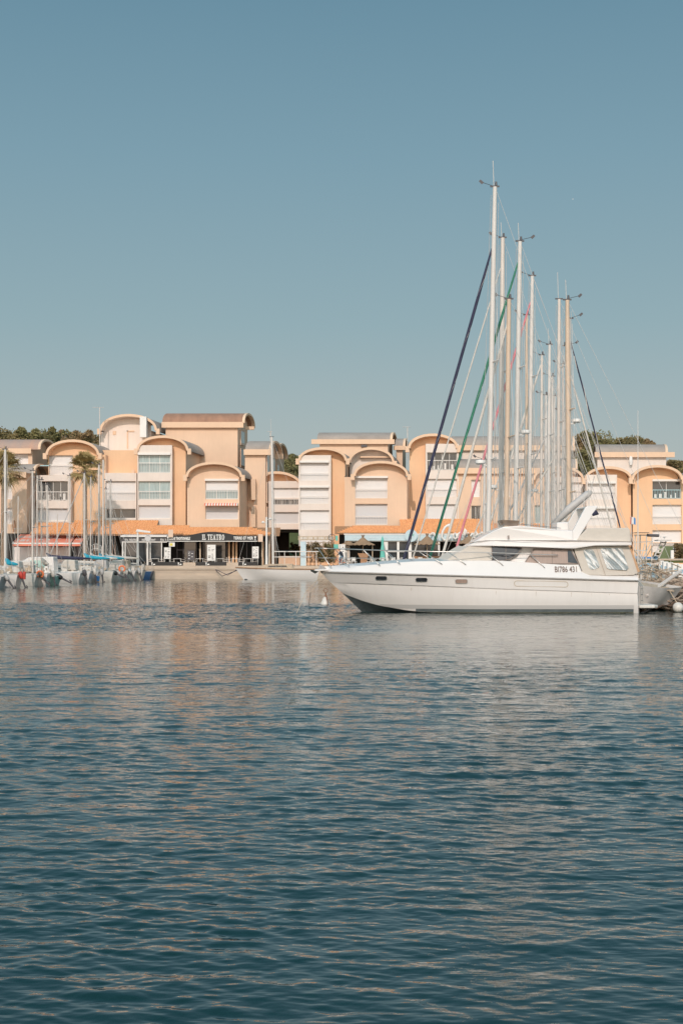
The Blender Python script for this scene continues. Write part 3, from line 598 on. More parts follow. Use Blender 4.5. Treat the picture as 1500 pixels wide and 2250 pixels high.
# ------------------------------------------------------------------ tiled canopies
def canopy(label, x0p, x1p, ytop, ybot, Y, out, hipL=0, hipR=0):
    _, zt = XZ(0, ytop, Y); _, zb = XZ(0, ybot, Y - out); x0, _ = XZ(x0p, 0, Y - out); x1, _ = XZ(x1p, 0, Y - out)
    t = thing('tiled_canopy', label, 'tiled roof', ((x0 + x1) / 2, Y, zb), 0, 'terracotta canopies along the shops'); mb = MB()
    pitch = .27; nc = max(3, int(math.hypot(out, zt - zb) / .36)); hl, hr = hipL * Y / F, hipR * Y / F
    for c in range(nc):
        f0, f1 = c / nc, (c + 1) / nc; za, zc = zt + (zb - zt) * f0 + .0, zt + (zb - zt) * f1 + .045; ya, yc = Y - out * f0, Y - out * f1
        a0, a1 = x0 + hl * (1 - f0), x1 - hr * (1 - f0); n = int((a1 - a0) / pitch * 6); r0 = []; r1 = []; r2 = []
        for k in range(n + 1):
            x = a0 + (a1 - a0) * k / n; w = .062 * abs(math.sin(math.pi * x / pitch)) - .03
            r0.append((x, ya, za + w)); r1.append((x, yc, zc + w)); r2.append((x, yc, zc + w - .05))
        mb.loft([r1, r0]); mb.loft([r2, r1])
    mb.build('tiles', M['tile'], t)
    ub = MB(); ub.prism([(x0, Y, zt - .06), (x0, Y - out + .05, zb - .06), (x0, Y - out + .05, zb - .14), (x0, Y, zt - .25)], (x1 - x0, 0, 0)); ub.build('soffit', M['wood'], t)
    return t
canopy('long terracotta tiled canopy between the coral awning and the two palms', 66, 158, 1148, 1173, 153.2, 2.8)
canopy('terracotta tiled canopy behind the second palm and the glass annex', 152, 340, 1143, 1174, 153.8, 3.2)
canopy('terracotta tiled canopy above the glass restaurant annex', 336, 412, 1154, 1173, 152.6, 2.2)
canopy('terracotta tiled canopy directly above the black restaurant sign', 402, 614, 1158, 1175, 152.0, 2.2, 0, 60)
canopy('hipped terracotta tiled canopy above the pale blue shop fascia', 735, 900, 1155, 1171, 152.4, 2.4, 38, 0)
canopy('stepped terracotta tiled canopy behind the green furled sail', 880, 1090, 1140, 1174, 153.6, 3.2)
canopy('terracotta tiled canopy behind the yacht windscreen and masts', 1082, 1290, 1150, 1174, 153.6, 3.0)

# ------------------------------------------------------------------ lettering
def text_mb(s, h, w=None, bold=0.0, shear=0.0):
    cu = bpy.data.curves.new('tmp', 'FONT'); cu.body = s; cu.size = 1; cu.offset = bold; cu.resolution_u = 2; cu.shear = shear
    o = bpy.data.objects.new('tmp', cu); COL.objects.link(o); dg = bpy.context.evaluated_depsgraph_get()
    me = bpy.data.meshes.new_from_object(o.evaluated_get(dg)); vs = [v.co.copy() for v in me.vertices]; fs = [tuple(p.vertices) for p in me.polygons]
    bpy.data.objects.remove(o); bpy.data.meshes.remove(me)
    xs = [v.x for v in vs]; ys = [v.y for v in vs]; k = h / (max(ys) - min(ys)); kx = (w / (max(xs) - min(xs))) if w else k
    return [((v.x - min(xs)) * kx, (v.y - min(ys)) * k) for v in vs], fs
def letters(s, x0, x1, z0, z1, y, par, m='letter', bold=.02, name='lettering', shear=0.0):
    vs, fs = text_mb(s, z1 - z0, x1 - x0, bold, shear)
    mb = MB(); mb.add([(x0 + a, y, z0 + b) for a, b in vs], fs); mb.add([(x0 + a, y + .03, z0 + b) for a, b in vs], [f[::-1] for f in fs]); return mb.build(name, M[m], par)
def slab(s, x0, x1, z0, z1, y, par, m='letter'):       # bold slab-serif capitals for IL TEATRO
    W = {'I': 3, 'L': 5, 'T': 6, 'E': 5.4, 'A': 6.4, 'R': 6, 'O': 6, ' ': 2.6}; gap = .7
    tot = sum(W[c] + gap for c in s) - gap; k = (x1 - x0) / tot; h = (z1 - z0) / 8; mb = MB(); x = 0
    def b(a, c, d, e): mb.prism([(x0 + (x + a) * k, y, z0 + d * h), (x0 + (x + c) * k, y, z0 + d * h), (x0 + (x + c) * k, y, z0 + e * h), (x0 + (x + a) * k, y, z0 + e * h)], (0, .04, 0))
    def q(*p): mb.prism([(x0 + (x + a) * k, y, z0 + c * h) for a, c in p], (0, .04, 0))
    for c in s:
        if c == 'I': b(.7, 2.3, .9, 7.1); b(0, 3, 0, .9); b(0, 3, 7.1, 8)
        if c == 'L': b(.7, 2.3, .9, 7.1); b(0, 5, 0, .9); b(0, 3, 7.1, 8); b(4.2, 5, .9, 2.6)
        if c == 'T': b(2.2, 3.8, .9, 7.1); b(1.4, 4.6, 0, .9); b(0, 6, 7.1, 8); b(0, .7, 5.8, 7.1); b(5.3, 6, 5.8, 7.1)
        if c == 'E': b(.7, 2.3, .9, 7.1); b(0, 5.4, 0, .9); b(0, 5.4, 7.1, 8); b(2.3, 4, 3.6, 4.4); b(4.7, 5.4, .9, 2.3); b(4.7, 5.4, 5.8, 7.1)
        if c == 'A': q((.6, .9), (1.5, .9), (3.2, 6), (3.6, 8), (2.7, 8)); q((3.9, .9), (5.7, .9), (3.6, 8), (2.9, 6.3)); b(2, 4.3, 2.4, 3.2); b(0, 2.3, 0, .9); b(3.5, 6.4, 0, .9)
        if c == 'R': b(.7, 2.3, .9, 7.1); b(0, 3, 0, .9); b(0, 4, 7.1, 8); b(2.3, 4, 3.6, 4.4); q((3.6, 4.4), (5.3, 4.8), (5.3, 7.1), (3.9, 7.9), (3.9, 4.4)); q((3, 3.6), (4.4, 3.6), (6, 0), (4.5, 0))
        if c == 'O':
            n = 14
            for i in range(n):
                a0, a1 = 2 * math.pi * i / n, 2 * math.pi * (i + 1) / n
                q((3 + 3 * math.cos(a0), 4 + 4 * math.sin(a0)), (3 + 3 * math.cos(a1), 4 + 4 * math.sin(a1)), (3 + 1.4 * math.cos(a1), 4 + 3.1 * math.sin(a1)), (3 + 1.4 * math.cos(a0), 4 + 3.1 * math.sin(a0)))
        x += W[c] + gap
    return mb.build('lettering', M[m], par)
def glassmark(mb, x, y, z, h):                          # little wine glass emblem
    w = h * .32
    mb.prism([(x - w, y, z + h), (x + w, y, z + h), (x + w * .25, y, z + h * .45), (x - w * .25, y, z + h * .45)], (0, .02, 0)); mb.prism([(x - .02, y, z + .05), (x + .02, y, z + .05), (x + .02, y, z + h * .45), (x - .02, y, z + h * .45)], (0, .02, 0))
    mb.prism([(x - w * .7, y, z), (x + w * .7, y, z), (x + w * .7, y, z + .05), (x - w * .7, y, z + .05)], (0, .02, 0))
def BX(x0, y0, x1, y1, ya, yb, mb=None):                # box whose front face spans these photo pixels at distance ya
    a, b = P(x0, y1, ya), P(x1, y0, ya); mb = mb or MB(); mb.box(a.x, b.x, ya, yb, a.z, b.z); return mb

# ------------------------------------------------------------------ restaurant under the black sign
YR = 149.6
t = thing('restaurant', 'restaurant with a long black sign reading IL TEATRO and an open glazed terrace', 'restaurant', P(466, 1243, 151))
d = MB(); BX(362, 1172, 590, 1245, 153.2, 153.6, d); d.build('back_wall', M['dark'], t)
g = MB()
for x in (388, 402, 431, 440, 497, 526, 541, 552, 560): BX(x, 1188, x + 2, 1243, 152.6, 152.8, g)
BX(388, 1208, 500, 1209, 152.6, 152.7, g); g.build('window_frame', M['darkgrey'], t)
BX(404, 1190, 430, 1240, 152.9, 152.95).build('pane', M['glass'], t); BX(446, 1190, 495, 1240, 152.9, 152.95).build('pane', M['glass'], t)
pieces('column', 'orange', t, [(x, 1190, x + 4, 1243, 151.8, 152.2) for x in (501, 510, 517, 575)])
pieces('post', 'palewood', t, [(x, 1188, x + 3, 1243, 150.6, 150.75) for x in (372, 438, 574, 590)])
sb = MB(); a, b = P(366, 1189, YR), P(565, 1177, YR); cx = P(467, 0, YR).x; top = P(0, 1168.5, YR).z
pts = [(a.x, YR, a.z), (b.x, YR, a.z), (b.x, YR, b.z)]
for i in range(13):
    f = i / 12; pts.append((cx + 2.6 - 5.2 * f, YR, b.z + (top - b.z) * math.sin(math.pi * f)))
pts.append((a.x, YR, b.z)); sb.prism(pts, (0, .25, 0)); sg = sb.build('sign_board', M['black'], t)
tr = MB(); BX(366, 1188.6, 565, 1190, YR - .1, YR + .3, tr); tr.build('sign_trim', M['frame'], sg)
def LT(s, x0, y0, x1, y1, y, par, **k): a, b = P(x0, y1, y), P(x1, y0, y); return letters(s, a.x, b.x, a.z, b.z, y - .03, par, **k)
a, b = P(444, 1186.5, YR), P(493, 1174.5, YR); slab('IL TEATRO', a.x, b.x, a.z, b.z, YR - .05, sg)
LT('CUISINE TRADITIONNELLE', 371.5, 1180, 418, 1186.5, YR, sg, bold=.035, shear=.1)
LT('TERRE ET MER', 513, 1179, 556, 1185.5, YR, sg, bold=.03, shear=.1)
gm = MB()
for x in (369, 560.5): p = P(x, 1187, YR); glassmark(gm, p.x, YR - .03, p.z, .4)
gm.build('emblem', M['letter'], sg)
# glass annex
t2 = thing('glass_annex', 'glazed white restaurant annex with a grey sign left of the black sign', 'annex', P(316, 1243, 150))
BX(268, 1173, 368, 1243, 152.8, 153, MB()).build('back_wall', M['dark'], t2)
rf = MB(); a, b = P(265, 1180, 149.8), P(368, 1174, 149.8); rf.prism([(a.x, 149.6, a.z), (a.x, 149.6, a.z + .15), (a.x + .6, 152.8, b.z + .25), (a.x + .6, 152.8, a.z)], (b.x - a.x, 0, 0)); rf.build('roof', M['white'], t2)
s2 = BX(268, 1180.3, 367, 1189.5, 149.8, 150).build('sign_board', M['darkgrey'], t2)
LT('IL TEATRO', 279, 1184, 302, 1189 - .5, 149.8, s2); LT('RESTAURANT', 312, 1184, 342, 1188.5, 149.8, s2); LT('IL T', 357, 1184, 366, 1188.5, 149.8, s2)
gm = MB()
for x in (277, 354): p = P(x, 1189, 149.8); glassmark(gm, p.x, 149.77, p.z, .25)
gm.build('emblem', M['letter'], s2)
fr = MB()
for x0, x1 in ((268, 271), (274, 276), (301, 303), (322, 325), (329, 331), (354, 356)): BX(x0, 1190, x1, 1243, 149.85, 150, fr)
BX(268, 1189.5, 367, 1192, 149.83, 150.02, fr); fr.build('frame', M['white'], t2)
for x0, x1 in ((276, 301), (303, 322), (331, 354)): BX(x0, 1192, x1, 1234, 149.95, 150, MB()).build('pane', M['glass'], t2)
for k, (x0, x1) in enumerate(((366, 368), (434, 441))): pass
# dark shop front behind the left masts and behind the boats
t3 = thing('shop', 'deeply shaded open shop front under the tiles between the palm and the glass annex', 'shop', P(225, 1243, 152))
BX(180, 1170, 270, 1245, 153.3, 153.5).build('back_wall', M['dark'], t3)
pieces('post', 'wood', t3, [(x, 1176, x + 1.4, 1243, 152, 152.2) for x in (188, 206, 214, 232, 246, 252)])
ab = MB(); p0, p1 = P(199, 1210, 150), P(223, 1203, 150)
for zz in (0, .45): ab.tube([(p0.x + (p1.x - p0.x) * i / 10, 150, p0.z + zz + .25 * math.sin(math.pi * i / 10)) for i in range(11)], .04, 5)
for i in range(0, 11, 2): x = p0.x + (p1.x - p0.x) * i / 10; ab.box(x - .03, x + .03, 149.97, 150.03, p0.z - 1.2 if i in (0, 10) else p0.z, p0.z + .4 + .2 * math.sin(math.pi * i / 10))
tag(ab.build('arched_trellis', M['rail']), 'white arched trellis gate between the masts in front of the shaded shop', 'trellis')
# low black planters with emblem, steps
for i, (x0, x1, ex) in enumerate(((327, 402, (334, 392)), (430, 497, (453,)), (524, 566, (534,)))):
    o = BX(x0, 1235, x1, 1243.3, 148.2, 148.7).build('planter_box', M['black']); tag(o, ['long black planter box right of the outboard boat under the left menu board', 'black planter box between the two pale steps under the central menu board', 'black planter box behind the bow of the white wooden sailboat'][i], 'planter', 'black planters along the restaurant terrace')
    gm = MB()
    for e in ex: p = P(e, 1242, 148.2); glassmark(gm, p.x, 148.17, p.z, .28); gm.prism([(p.x + .12, 148.17, p.z + .02), (p.x + .34, 148.17, p.z + .05), (p.x + .3, 148.17, p.z + .16), (p.x + .14, 148.17, p.z + .13)], (0, .02, 0))
    gm.build('emblem', M['letter'], o)
for i, (x0, x1) in enumerate(((402, 429.5), (497.5, 523.5))):
    st = MB(); BX(x0, 1238, x1, 1243.6, 147.9, 148.6, st); BX(x0, 1236, x1, 1238, 148.25, 148.6, st)
    tag(st.build('terrace_step', M['stone']), ['pale step between the left and middle black planters', 'pale step between the middle and right black planters'][i], 'step', 'steps onto the restaurant terrace')
def board(x0, x1, y0, y1, label, frame='white', face='white', lines=True, y=148.9, cat='menu board', legs=True):
    t = thing('menu_board', label, cat, P((x0 + x1) / 2, 1243, y), 0, 'menu boards on the waterfront terraces'); BX(x0, y0, x1, y1, y, y + .08).build('panel', M[face], t)
    if legs:
        lb = MB(); BX(x0 + 1, y1, x0 + 1.8, 1243, y + .1, y + .16, lb); BX(x1 - 1.8, y1, x1 - 1, 1243, y + .1, y + .16, lb); lb.build('leg', M[frame], t)
    if lines:
        rnd = random.Random(int(x0)); tb = MB(); yy = y0 + 3
        while yy < y1 - 3:
            for xx in (.12, .55):
                a = x0 + (x1 - x0) * xx
                if rnd.random() < .72: BX(a, yy, a + (x1 - x0) * rnd.uniform(.12, .32), yy + rnd.uniform(.7, 1.6), y - .015, y - .003, tb)
            yy += rnd.uniform(2.6, 4)
        tb.build('menu_print', M['darkgrey' if face != 'darkgrey' else 'letter'], t)
    return t
board(360.5, 375, 1203, 1228, 'white menu board at the left end of the restaurant terrace'); board(455, 473.5, 1197, 1232, 'tallest white menu board in the middle of the restaurant terrace')
board(554, 568, 1201, 1227, 'white menu board at the right end of the restaurant terrace'); board(412, 427, 1210, 1231, 'black chalkboard in a white frame left of the tall menu board', face='darkgrey')
o = BX(371, 1192, 384, 1201, 149.3, 149.35).build('notice', M['white']); tag(o, 'small white and yellow notice hanging under the left end of the black sign', 'notice'); BX(373, 1194, 379, 1199, 149.27, 149.299).build('yellow_panel', mat('yellow_print', (.75, .6, .1)), o)

# chairs and tables
def chair_proto(m):
    b = MB(); b.box(-.22, .22, -.22, .22, .42, .46); b.box(-.22, .22, .18, .22, .52, .86)
    for sx in (-.21, .18):
        for sy in (-.21, .18): b.box(sx, sx + .04, sy, sy + .04, 0, .42)
        b.box(sx, sx + .04, .18, .22, .46, .88); b.box(sx, sx + .04, -.2, .2, .64, .67)
    o = b.build('terrace_chair', M[m]); return o
def table_proto(m, top):
    b = MB(); b.box(-.42, .42, -.42, .42, .71, .75)
    for sx in (-.38, .34):
        for sy in (-.38, .34): b.box(sx, sx + .04, sy, sy + .04, 0, .71)
    return b.build('terrace_table', M[m])
PL = 'on the terrace of the restaurant with the black sign'; first = {}
def put(kind, m, px, y, rz, label, cat, group):
    key = (kind, m)
    if key not in first: o = (chair_proto if kind == 'c' else table_proto)(*((m,) if kind == 'c' else (m, m))); first[key] = o
    else: o = first[key].copy(); COL.objects.link(o)
    o.location = ((px - 750) * y / F, y, GZ + .001); o.rotation_euler = (0, 0, rz); tag(o, label, cat, group); return o
rnd = random.Random(3)
tabs = [338, 352, 386, 399, 437, 448, 481, 488, 509, 540, 551]
tabs = [342, 390, 440, 484, 516, 545]
TD = ['inside the glass annex end', 'right of the left menu board', 'between chalkboard and tall menu board', 'right of the tall menu board', 'in front of the orange columns', 'left of the right-hand menu board']
for i, px in enumerate(tabs):
    put('t', 'white', px, 149.9, rnd.uniform(-.1, .1), 'square white cafe table ' + TD[i], 'table', 'cafe tables ' + PL)
    put('c', 'alu', px - 14, 149.9, R(90) + rnd.uniform(-.3, .3), 'pale metal chair left of the table ' + TD[i], 'chair', 'pale metal chairs ' + PL)
    put('c', 'alu', px + 14, 149.9, R(-90) + rnd.uniform(-.3, .3), 'pale metal chair right of the table ' + TD[i], 'chair', 'pale metal chairs ' + PL)
# ------------------------------------------------------------------ coral awning shop at left
t = thing('shop', 'shuttered shop with a coral red awning at the left edge', 'shop', P(100, 1243, 151))
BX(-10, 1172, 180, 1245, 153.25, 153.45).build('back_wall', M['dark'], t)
aw = MB()
def awn(x0, x1, mname, nm):
    a, b = P(x0, 1193, 149.2), P(x1, 1174, 152.9); z0 = P(0, 1193, 149.2).z; z1 = P(0, 1174, 152.9).z; zv = P(0, 1200, 149.2).z; xx0, xx1 = P(x0, 0, 149.2).x, P(x1, 0, 149.2).x
    m = MB(); m.prism([(xx0, 152.9, z1), (xx0, 149.2, z0), (xx0, 149.2, z0 - .06), (xx0, 152.9, z1 - .06)], (xx1 - xx0, 0, 0)); o = m.build('awning', M['red'], t)
    m = MB(); m.box(xx0, xx1, 149.14, 149.2, zv, z0 - .12); m.build('valance', M['red'], o); m = MB(); m.box(xx0 - .02, xx1 + .02, 149.12, 149.24, z0 - .12, z0 + .02); m.build('awning_bar', M['white'], o); return o
o = awn(27, 155, 'red', 'awning'); o2 = awn(158, 178, 'red', 'awning')
BX(30, 1202, 152, 1243, 152.2, 152.5).build('shutter', M['shut'], t); BX(28, 1190, 31, 1243, 149.3, 149.4).build('post', M['rail'], t); BX(163, 1202, 176, 1243, 152.0, 152.4).build('door', M['darkgrey'], t)
# faded white lettering on the awning slope (lies in the slope)
def slope_letters(s, x0, x1, f0, f1, par, bold=.02):
    z0, z1 = P(0, 1193, 149.2).z, P(0, 1174, 152.9).z; ax, bx = P(x0, 0, 149.6).x, P(x1, 0, 149.6).x; vs, fs = text_mb(s, 1, bx - ax, bold); mb = MB()
    mb.add([(ax + a, 149.2 + 3.7 * (f0 + (f1 - f0) * b), z0 + (z1 - z0) * (f0 + (f1 - f0) * b) + .012) for a, b in vs], fs); mb.build('lettering', M['offwhite'], par)
slope_letters('- = -', 76, 91, .3, .72, o); slope_letters('=', 97, 106, .3, .72, o); slope_letters('--- -- - ----', 34, 60, .55, .8, o, .0); slope_letters('-- ---- --', 34, 60, .15, .4, o, .0); slope_letters('= - =', 163, 174, .3, .72, o2)
t = thing('parasol', 'folded brown parasol standing on the ledge beside the left-edge windows', 'parasol', P(31, 1173, 151.5)); p = P(31, 1173, 151.5)
MB().lathe([(.0, 1.5), (.12, 1.35), (.2, .9), (.1, .3), (.16, .2), (.02, .18)], p, 9).build('canopy', M['wood'], t); MB().tube([p, p + Vector((0, 0, .3))], .03).build('pole', M['rail'], t)

# ------------------------------------------------------------------ ice-cream shop with pale blue fascia
t = thing('shop', 'cafe with a pale blue fascia, white frames and script lettering behind the parasols', 'shop', P(900, 1243, 151))
BX(745, 1172, 1290, 1245, 152.6, 152.9).build('back_wall', M['dark'], t)
fa = BX(757, 1174, 1100, 1188, 150.0, 150.35).build('fascia', M['awnblue'], t); BX(755, 1172.5, 1100, 1175, 149.95, 150.4).build('fascia_cap', M['white'], fa)
f2 = MB()
for x0, x1 in ((757, 768), (843, 852), (872, 877), (897, 904), (962, 966), (1004, 1008), (1040, 1046), (1080, 1086), (1120, 1128)): BX(x0, 1188, x1, 1243, 150.2, 150.4, f2)
BX(757, 1186, 1290, 1190, 150.15, 150.42, f2); BX(852, 1211, 962, 1213, 150.22, 150.3, f2); f2.build('frame', M['white'], t)
for x0, x1 in ((852, 872), (877, 897), (904, 962)): BX(x0, 1190, x1, 1236, 150.5, 150.55).build('pane', M['glass'], t)
BX(908, 1222, 1060, 1243, 150.1, 150.3).build('counter', M['wood'], t)
p = P(903, 1177, 149.7); q = MB(); n = 26; q.prism([(p.x + .66 * math.cos(6.2832 * i / n), 149.75, p.z + .66 * math.sin(6.2832 * i / n)) for i in range(n)][::-1], (0, .12, 0)); rs = q.build('round_sign', M['awnblue'], t)
q = MB(); q.prism([(p.x - .03, 149.71, p.z - .32), (p.x + .05, 149.71, p.z - .32), (p.x + .04, 149.71, p.z + .05), (p.x - .02, 149.71, p.z + .05)], (0, .03, 0))
for a in (20, 60, 120, 160, -15, 195):
    c_, s_ = math.cos(R(a)), math.sin(R(a)); q.prism([(p.x, 149.71, p.z + .05), (p.x + .3 * c_ + .04, 149.71, p.z + .05 + .3 * s_ - .04), (p.x + .3 * c_, 149.71, p.z + .05 + .3 * s_), (p.x + .1 * c_, 149.71, p.z + .12 + .1 * s_)], (0, .03, 0))
q.build('palm_emblem', M['aqua'], rs)
LT('-- - --- -- ---', 776, 1180, 880, 1182, 150.0, fa, m='faint', bold=.0)
# big script letters standing on the fascia: traced as rounded strokes
sc = MB()
def stroke(pts, r=.085): sc.tube([P(x, y, 149.6) for x, y in pts], r, 6)
stroke([(945, 1177), (949, 1171), (953, 1171), (955, 1178), (958, 1182), (962, 1180)]); stroke([(992, 1155), (986, 1153), (978, 1158), (972, 1168), (970, 1180), (975, 1187), (984, 1186), (990, 1180)], .13); stroke([(982, 1156), (992, 1156)], .12)
stroke([(1001, 1172), (996, 1174), (996, 1182), (1001, 1184), (1004, 1179), (1001, 1172)], .11); stroke([(1006, 1179), (1013, 1176), (1010, 1170), (1005, 1174), (1006, 1182), (1013, 1184)], .11)
stroke([(1020, 1180), (1024, 1166), (1022, 1162), (1019, 1170), (1020, 1184)], .10); stroke([(1027, 1170), (1029, 1174), (1034, 1183), (1038, 1184)], .1); stroke([(1038, 1171), (1033, 1178), (1027, 1184)], .1)
stroke([(1042, 1178), (1048, 1175), (1046, 1169), (1041, 1172), (1041, 1181), (1048, 1184)], .11); stroke([(1053, 1171), (1054, 1184)], .1); stroke([(1054, 1175), (1058, 1169), (1061, 1172), (1062, 1184)], .1)
sc.build('script_lettering', M['white'], t, smooth=True)
# straw parasols
def straw(px, ptop, peave, w, y, label):
    t = thing('straw_parasol', label, 'parasol', P(px, 1243, y), 0, 'straw parasols on the cafe terrace'); c = P(px, peave, y); z1 = P(px, ptop, y).z; r = w * y / F / 2; rnd = random.Random(px); mb = MB(); n = 30; top = []; mid = []; lo = []
    for i in range(n + 1):
        a = 6.2832 * i / n; k = 1 + .05 * math.sin(i * 2.3); top.append((c.x + .12 * math.cos(a), y + .12 * math.sin(a), z1)); mid.append((c.x + r * .5 * math.cos(a), y + r * .5 * math.sin(a), c.z + (z1 - c.z) * .42)); lo.append((c.x + r * k * math.cos(a), y + r * k * math.sin(a), c.z - .08 * (i % 2)))
    mb.loft([lo, mid, top])
    for i in range(9): a = 6.28 * i / 9; mb.tube([(c.x, y, z1 - .1), (c.x + .18 * math.cos(a), y + .18 * math.sin(a), z1 + .3)], [.05, .02], 4)
    mb.build('thatch', M['straw'], t); MB().tube([(c.x, y, GZ), (c.x, y, z1)], .05).build('pole', M['palewood'], t)
straw(797, 1181, 1197, 54, 148.6, 'straw parasol in front of the left half of the pale blue fascia'); straw(765, 1188, 1197, 40, 150.2, 'flatter straw parasol half behind the first one beside the hanging bicycle'); straw(938, 1178, 1196, 56, 148.8, 'straw parasol behind the green furled sail'); straw(1030, 1178, 1194, 60, 148.8, 'straw parasol under the script lettering beside the yacht windscreen')
MB().tube([P(818, 1243, 148.7), P(818, 1195, 148.7)], .06, 6).build('wooden_post', M['palewood'])
tag(bpy.data.objects['wooden_post'], 'pale wooden post right of the first straw parasol', 'post')
t = thing('folded_parasol', 'closed aqua green parasol in front of the pale blue fascia', 'parasol', P(840, 1243, 148.9)); p = P(840, 1243, 148.9)
MB().lathe([(.0, 3.15), (.06, 3.0), (.14, 2.7), (.13, 2.2), (.22, 1.6), (.26, 1.0), (.30, .55), (.12, .5)], (p.x, p.y, GZ), 11).build('canopy', M['aqua'], t); MB().tube([(p.x, p.y, GZ), (p.x, p.y, GZ + .6)], .04).build('pole', M['rail'], t)
rnd = random.Random(8); CP = 'white plastic chairs on the cafe terrace'
for i, (px, y) in enumerate([(766, 148.3), (778, 148.0), (812, 148.3), (822, 147.9), (838, 148.1), (852, 148.4), (864, 148.0), (876, 148.2), (889, 148.0), (905, 148.2), (922, 148.1), (948, 148.0), (962, 148.2), (974, 148.0), (985, 148.3)]):
    put('c', 'white', px, y, rnd.uniform(-3, 3), 'white plastic chair on the cafe terrace, %s from the cyclist' % ordn[i], 'chair', CP)
for i, (px, lab) in enumerate([(772, 'white table under the flatter straw parasol'), (845, 'white table under the closed aqua parasol'), (883, 'white table beside the foot of the navy furled sail'), (955, 'white table between the green and pink furled sails')]): put('t', 'white', px, 148.6, 0, lab, 'table', 'white tables on the cafe terrace')
o = MB(); p = P(800, 1243, 148.4); o.prism([(p.x - .7, 148.2, GZ + 1.3), (p.x + .5, 148.2, GZ + 1.3), (p.x + .35, 148.2, GZ + .85), (p.x - .5, 148.2, GZ + .85)], (0, .6, 0)); o.box(p.x - .4, p.x + .3, 148.3, 148.7, GZ, GZ + .85); tag(o.build('bar_counter', M['wood']), 'small dark wooden bar counter under the first straw parasol', 'counter')
# bike hire corner : bamboo trellis, wooden crates, plants, hanging wheel, sign, cyclist
o = MB(); rnd = random.Random(4)
BX(655, 1178, 733, 1187, 149.5, 149.6, o); tag(o.build('lettered_sign', M['palewood']), 'long faded wooden sign with pale letters left of the hanging bicycle wheel', 'sign'); LT('IIIII III II IIII I III', 660, 1180, 730, 1185, 149.5, bpy.data.objects['lettered_sign'], m='white', bold=.01)
BX(660, 1190, 672, 1243, 149.0, 149.4).build('pale_pillar', M['awnblue']); tag(bpy.data.objects['pale_pillar'], 'pale blue grey square pillar at the left end of the bamboo trellis', 'pillar')
tr = MB()
for k in range(36): x = rnd.uniform(672, 735); a, b = P(x, 1236, 149.8), P(x + rnd.uniform(-5, 5), 1188 + rnd.uniform(0, 8), 149.8); tr.tube([a, b], .03, 4)
for k in range(3): y = 1192 + k * 12; tr.tube([P(671, y, 149.75), P(735, y, 149.75)], .03, 4)
tag(tr.build('bamboo_trellis', M['palewood']), 'bamboo trellis with dry creepers above the wooden crates', 'trellis')
def bush(px, ptop, pbase, w, y, lab, seed, m='leafpine', n=900, leaf=.13, name='bush', group=None, cat='bush'):
    c = P(px, (ptop + pbase) / 2, y); rz = (pbase - ptop) * y / F / 2; mb = MB(); crown(mb, (c.x, y, c.z), w * y / F / 2, rz, n, random.Random(seed), leaf, 9); t = thing(name, lab, cat, (c.x, y, c.z - rz), 0, group); mb.build('foliage', M[m], t)
    s = MB(); s.tube([(c.x, y, c.z - rz - .05), (c.x, y, c.z)], [.05, .02], 5)
    for k in range(4): s.tube([(c.x, y, c.z - rz * .7), (c.x + math.cos(k * 1.6) * rz * .6, y + math.sin(k * 1.6) * rz * .6, c.z + rz * .2)], [.03, .01], 4)
    s.build('stem', M['bark'], t); return t
bush(722, 1196, 1242, 34, 149.2, 'leafy green oleander bush beside the cyclist', 1); bush(690, 1192, 1216, 34, 149.7, 'dry brown creeper on the bamboo trellis', 2, 'leafdry', 700); bush(704, 1206, 1240, 30, 149.5, 'dark green shrub between the crates and the oleander', 3)
cr_ = MB()
for j, y0 in enumerate((1217, 1226, 1235)):
    for x0 in (673, 682, 691):
        for (a, b, c, d) in ((x0, y0, x0 + 8.4, y0 + 1.4), (x0, y0 + 6.5, x0 + 8.4, y0 + 8), (x0, y0, x0 + 1, y0 + 8), (x0 + 7.4, y0, x0 + 8.4, y0 + 8)): BX(a, b, c, d, 148.9 + j * .001, 149.3, cr_)
tag(cr_.build('crate_shelf', M['wood']), 'brown wooden crates built into a low shelf wall beside the pale pillar', 'crate shelf')
def wheel(mb, c, r, n=18, tr_=.03):
    mb.tube([(c[0] + r * math.cos(6.2832 * i / n), c[1], c[2] + r * math.sin(6.2832 * i / n)) for i in range(n + 1)], tr_, 5)
    for i in range(8): a = 6.2832 * i / 8; mb.tube([(c[0], c[1], c[2]), (c[0] + r * math.cos(a), c[1], c[2] + r * math.sin(a))], .008, 3)
w = MB(); p = P(729, 1181, 149.3); wheel(w, p, .36); tag(w.build('wheel_shop_sign', M['darkgrey']), 'bicycle wheel hung above the bamboo trellis as a shop sign', 'wheel')
for i, (x0, y0, x1, y1, lab) in enumerate(((737, 1177, 742, 1188, 'small turquoise cloth panel beside the hanging wheel'), (733, 1196, 743, 1205, 'square turquoise panel above the cyclist'))):
    tag(BX(x0, y0, x1, y1, 149.1, 149.15).build('turquoise_banner', M['aqua']), lab, 'panel')
t = board(744, 758, 1196, 1240, 'tall white poster board with red print right of the cyclist', face='white')
t = thing('bicycle', 'orange hire bicycle ridden past the white poster board', 'bicycle', P(748, 1243, 147.4)); y = 147.4; px_ = P(748, 0, y).x
fb = MB(); wl = MB(); wheel(wl, (px_ - .52, y, GZ + .34), .33); wl.build('wheel', M['darkgrey'], t); wl = MB(); wheel(wl, (px_ + .52, y, GZ + .34), .33); wl.build('wheel', M['darkgrey'], t)
for a, b in (((-.52, .34), (-.38, .95)), ((-.42, .75), (-.05, .30)), ((-.40, .82), (.18, .80)), ((-.05, .30), (.2, .88)), ((-.05, .30), (.52, .34)), ((.18, .78), (.52, .34))): fb.tube([(px_ + a[0], y, GZ + a[1]), (px_ + b[0], y, GZ + b[1])], .022, 5)
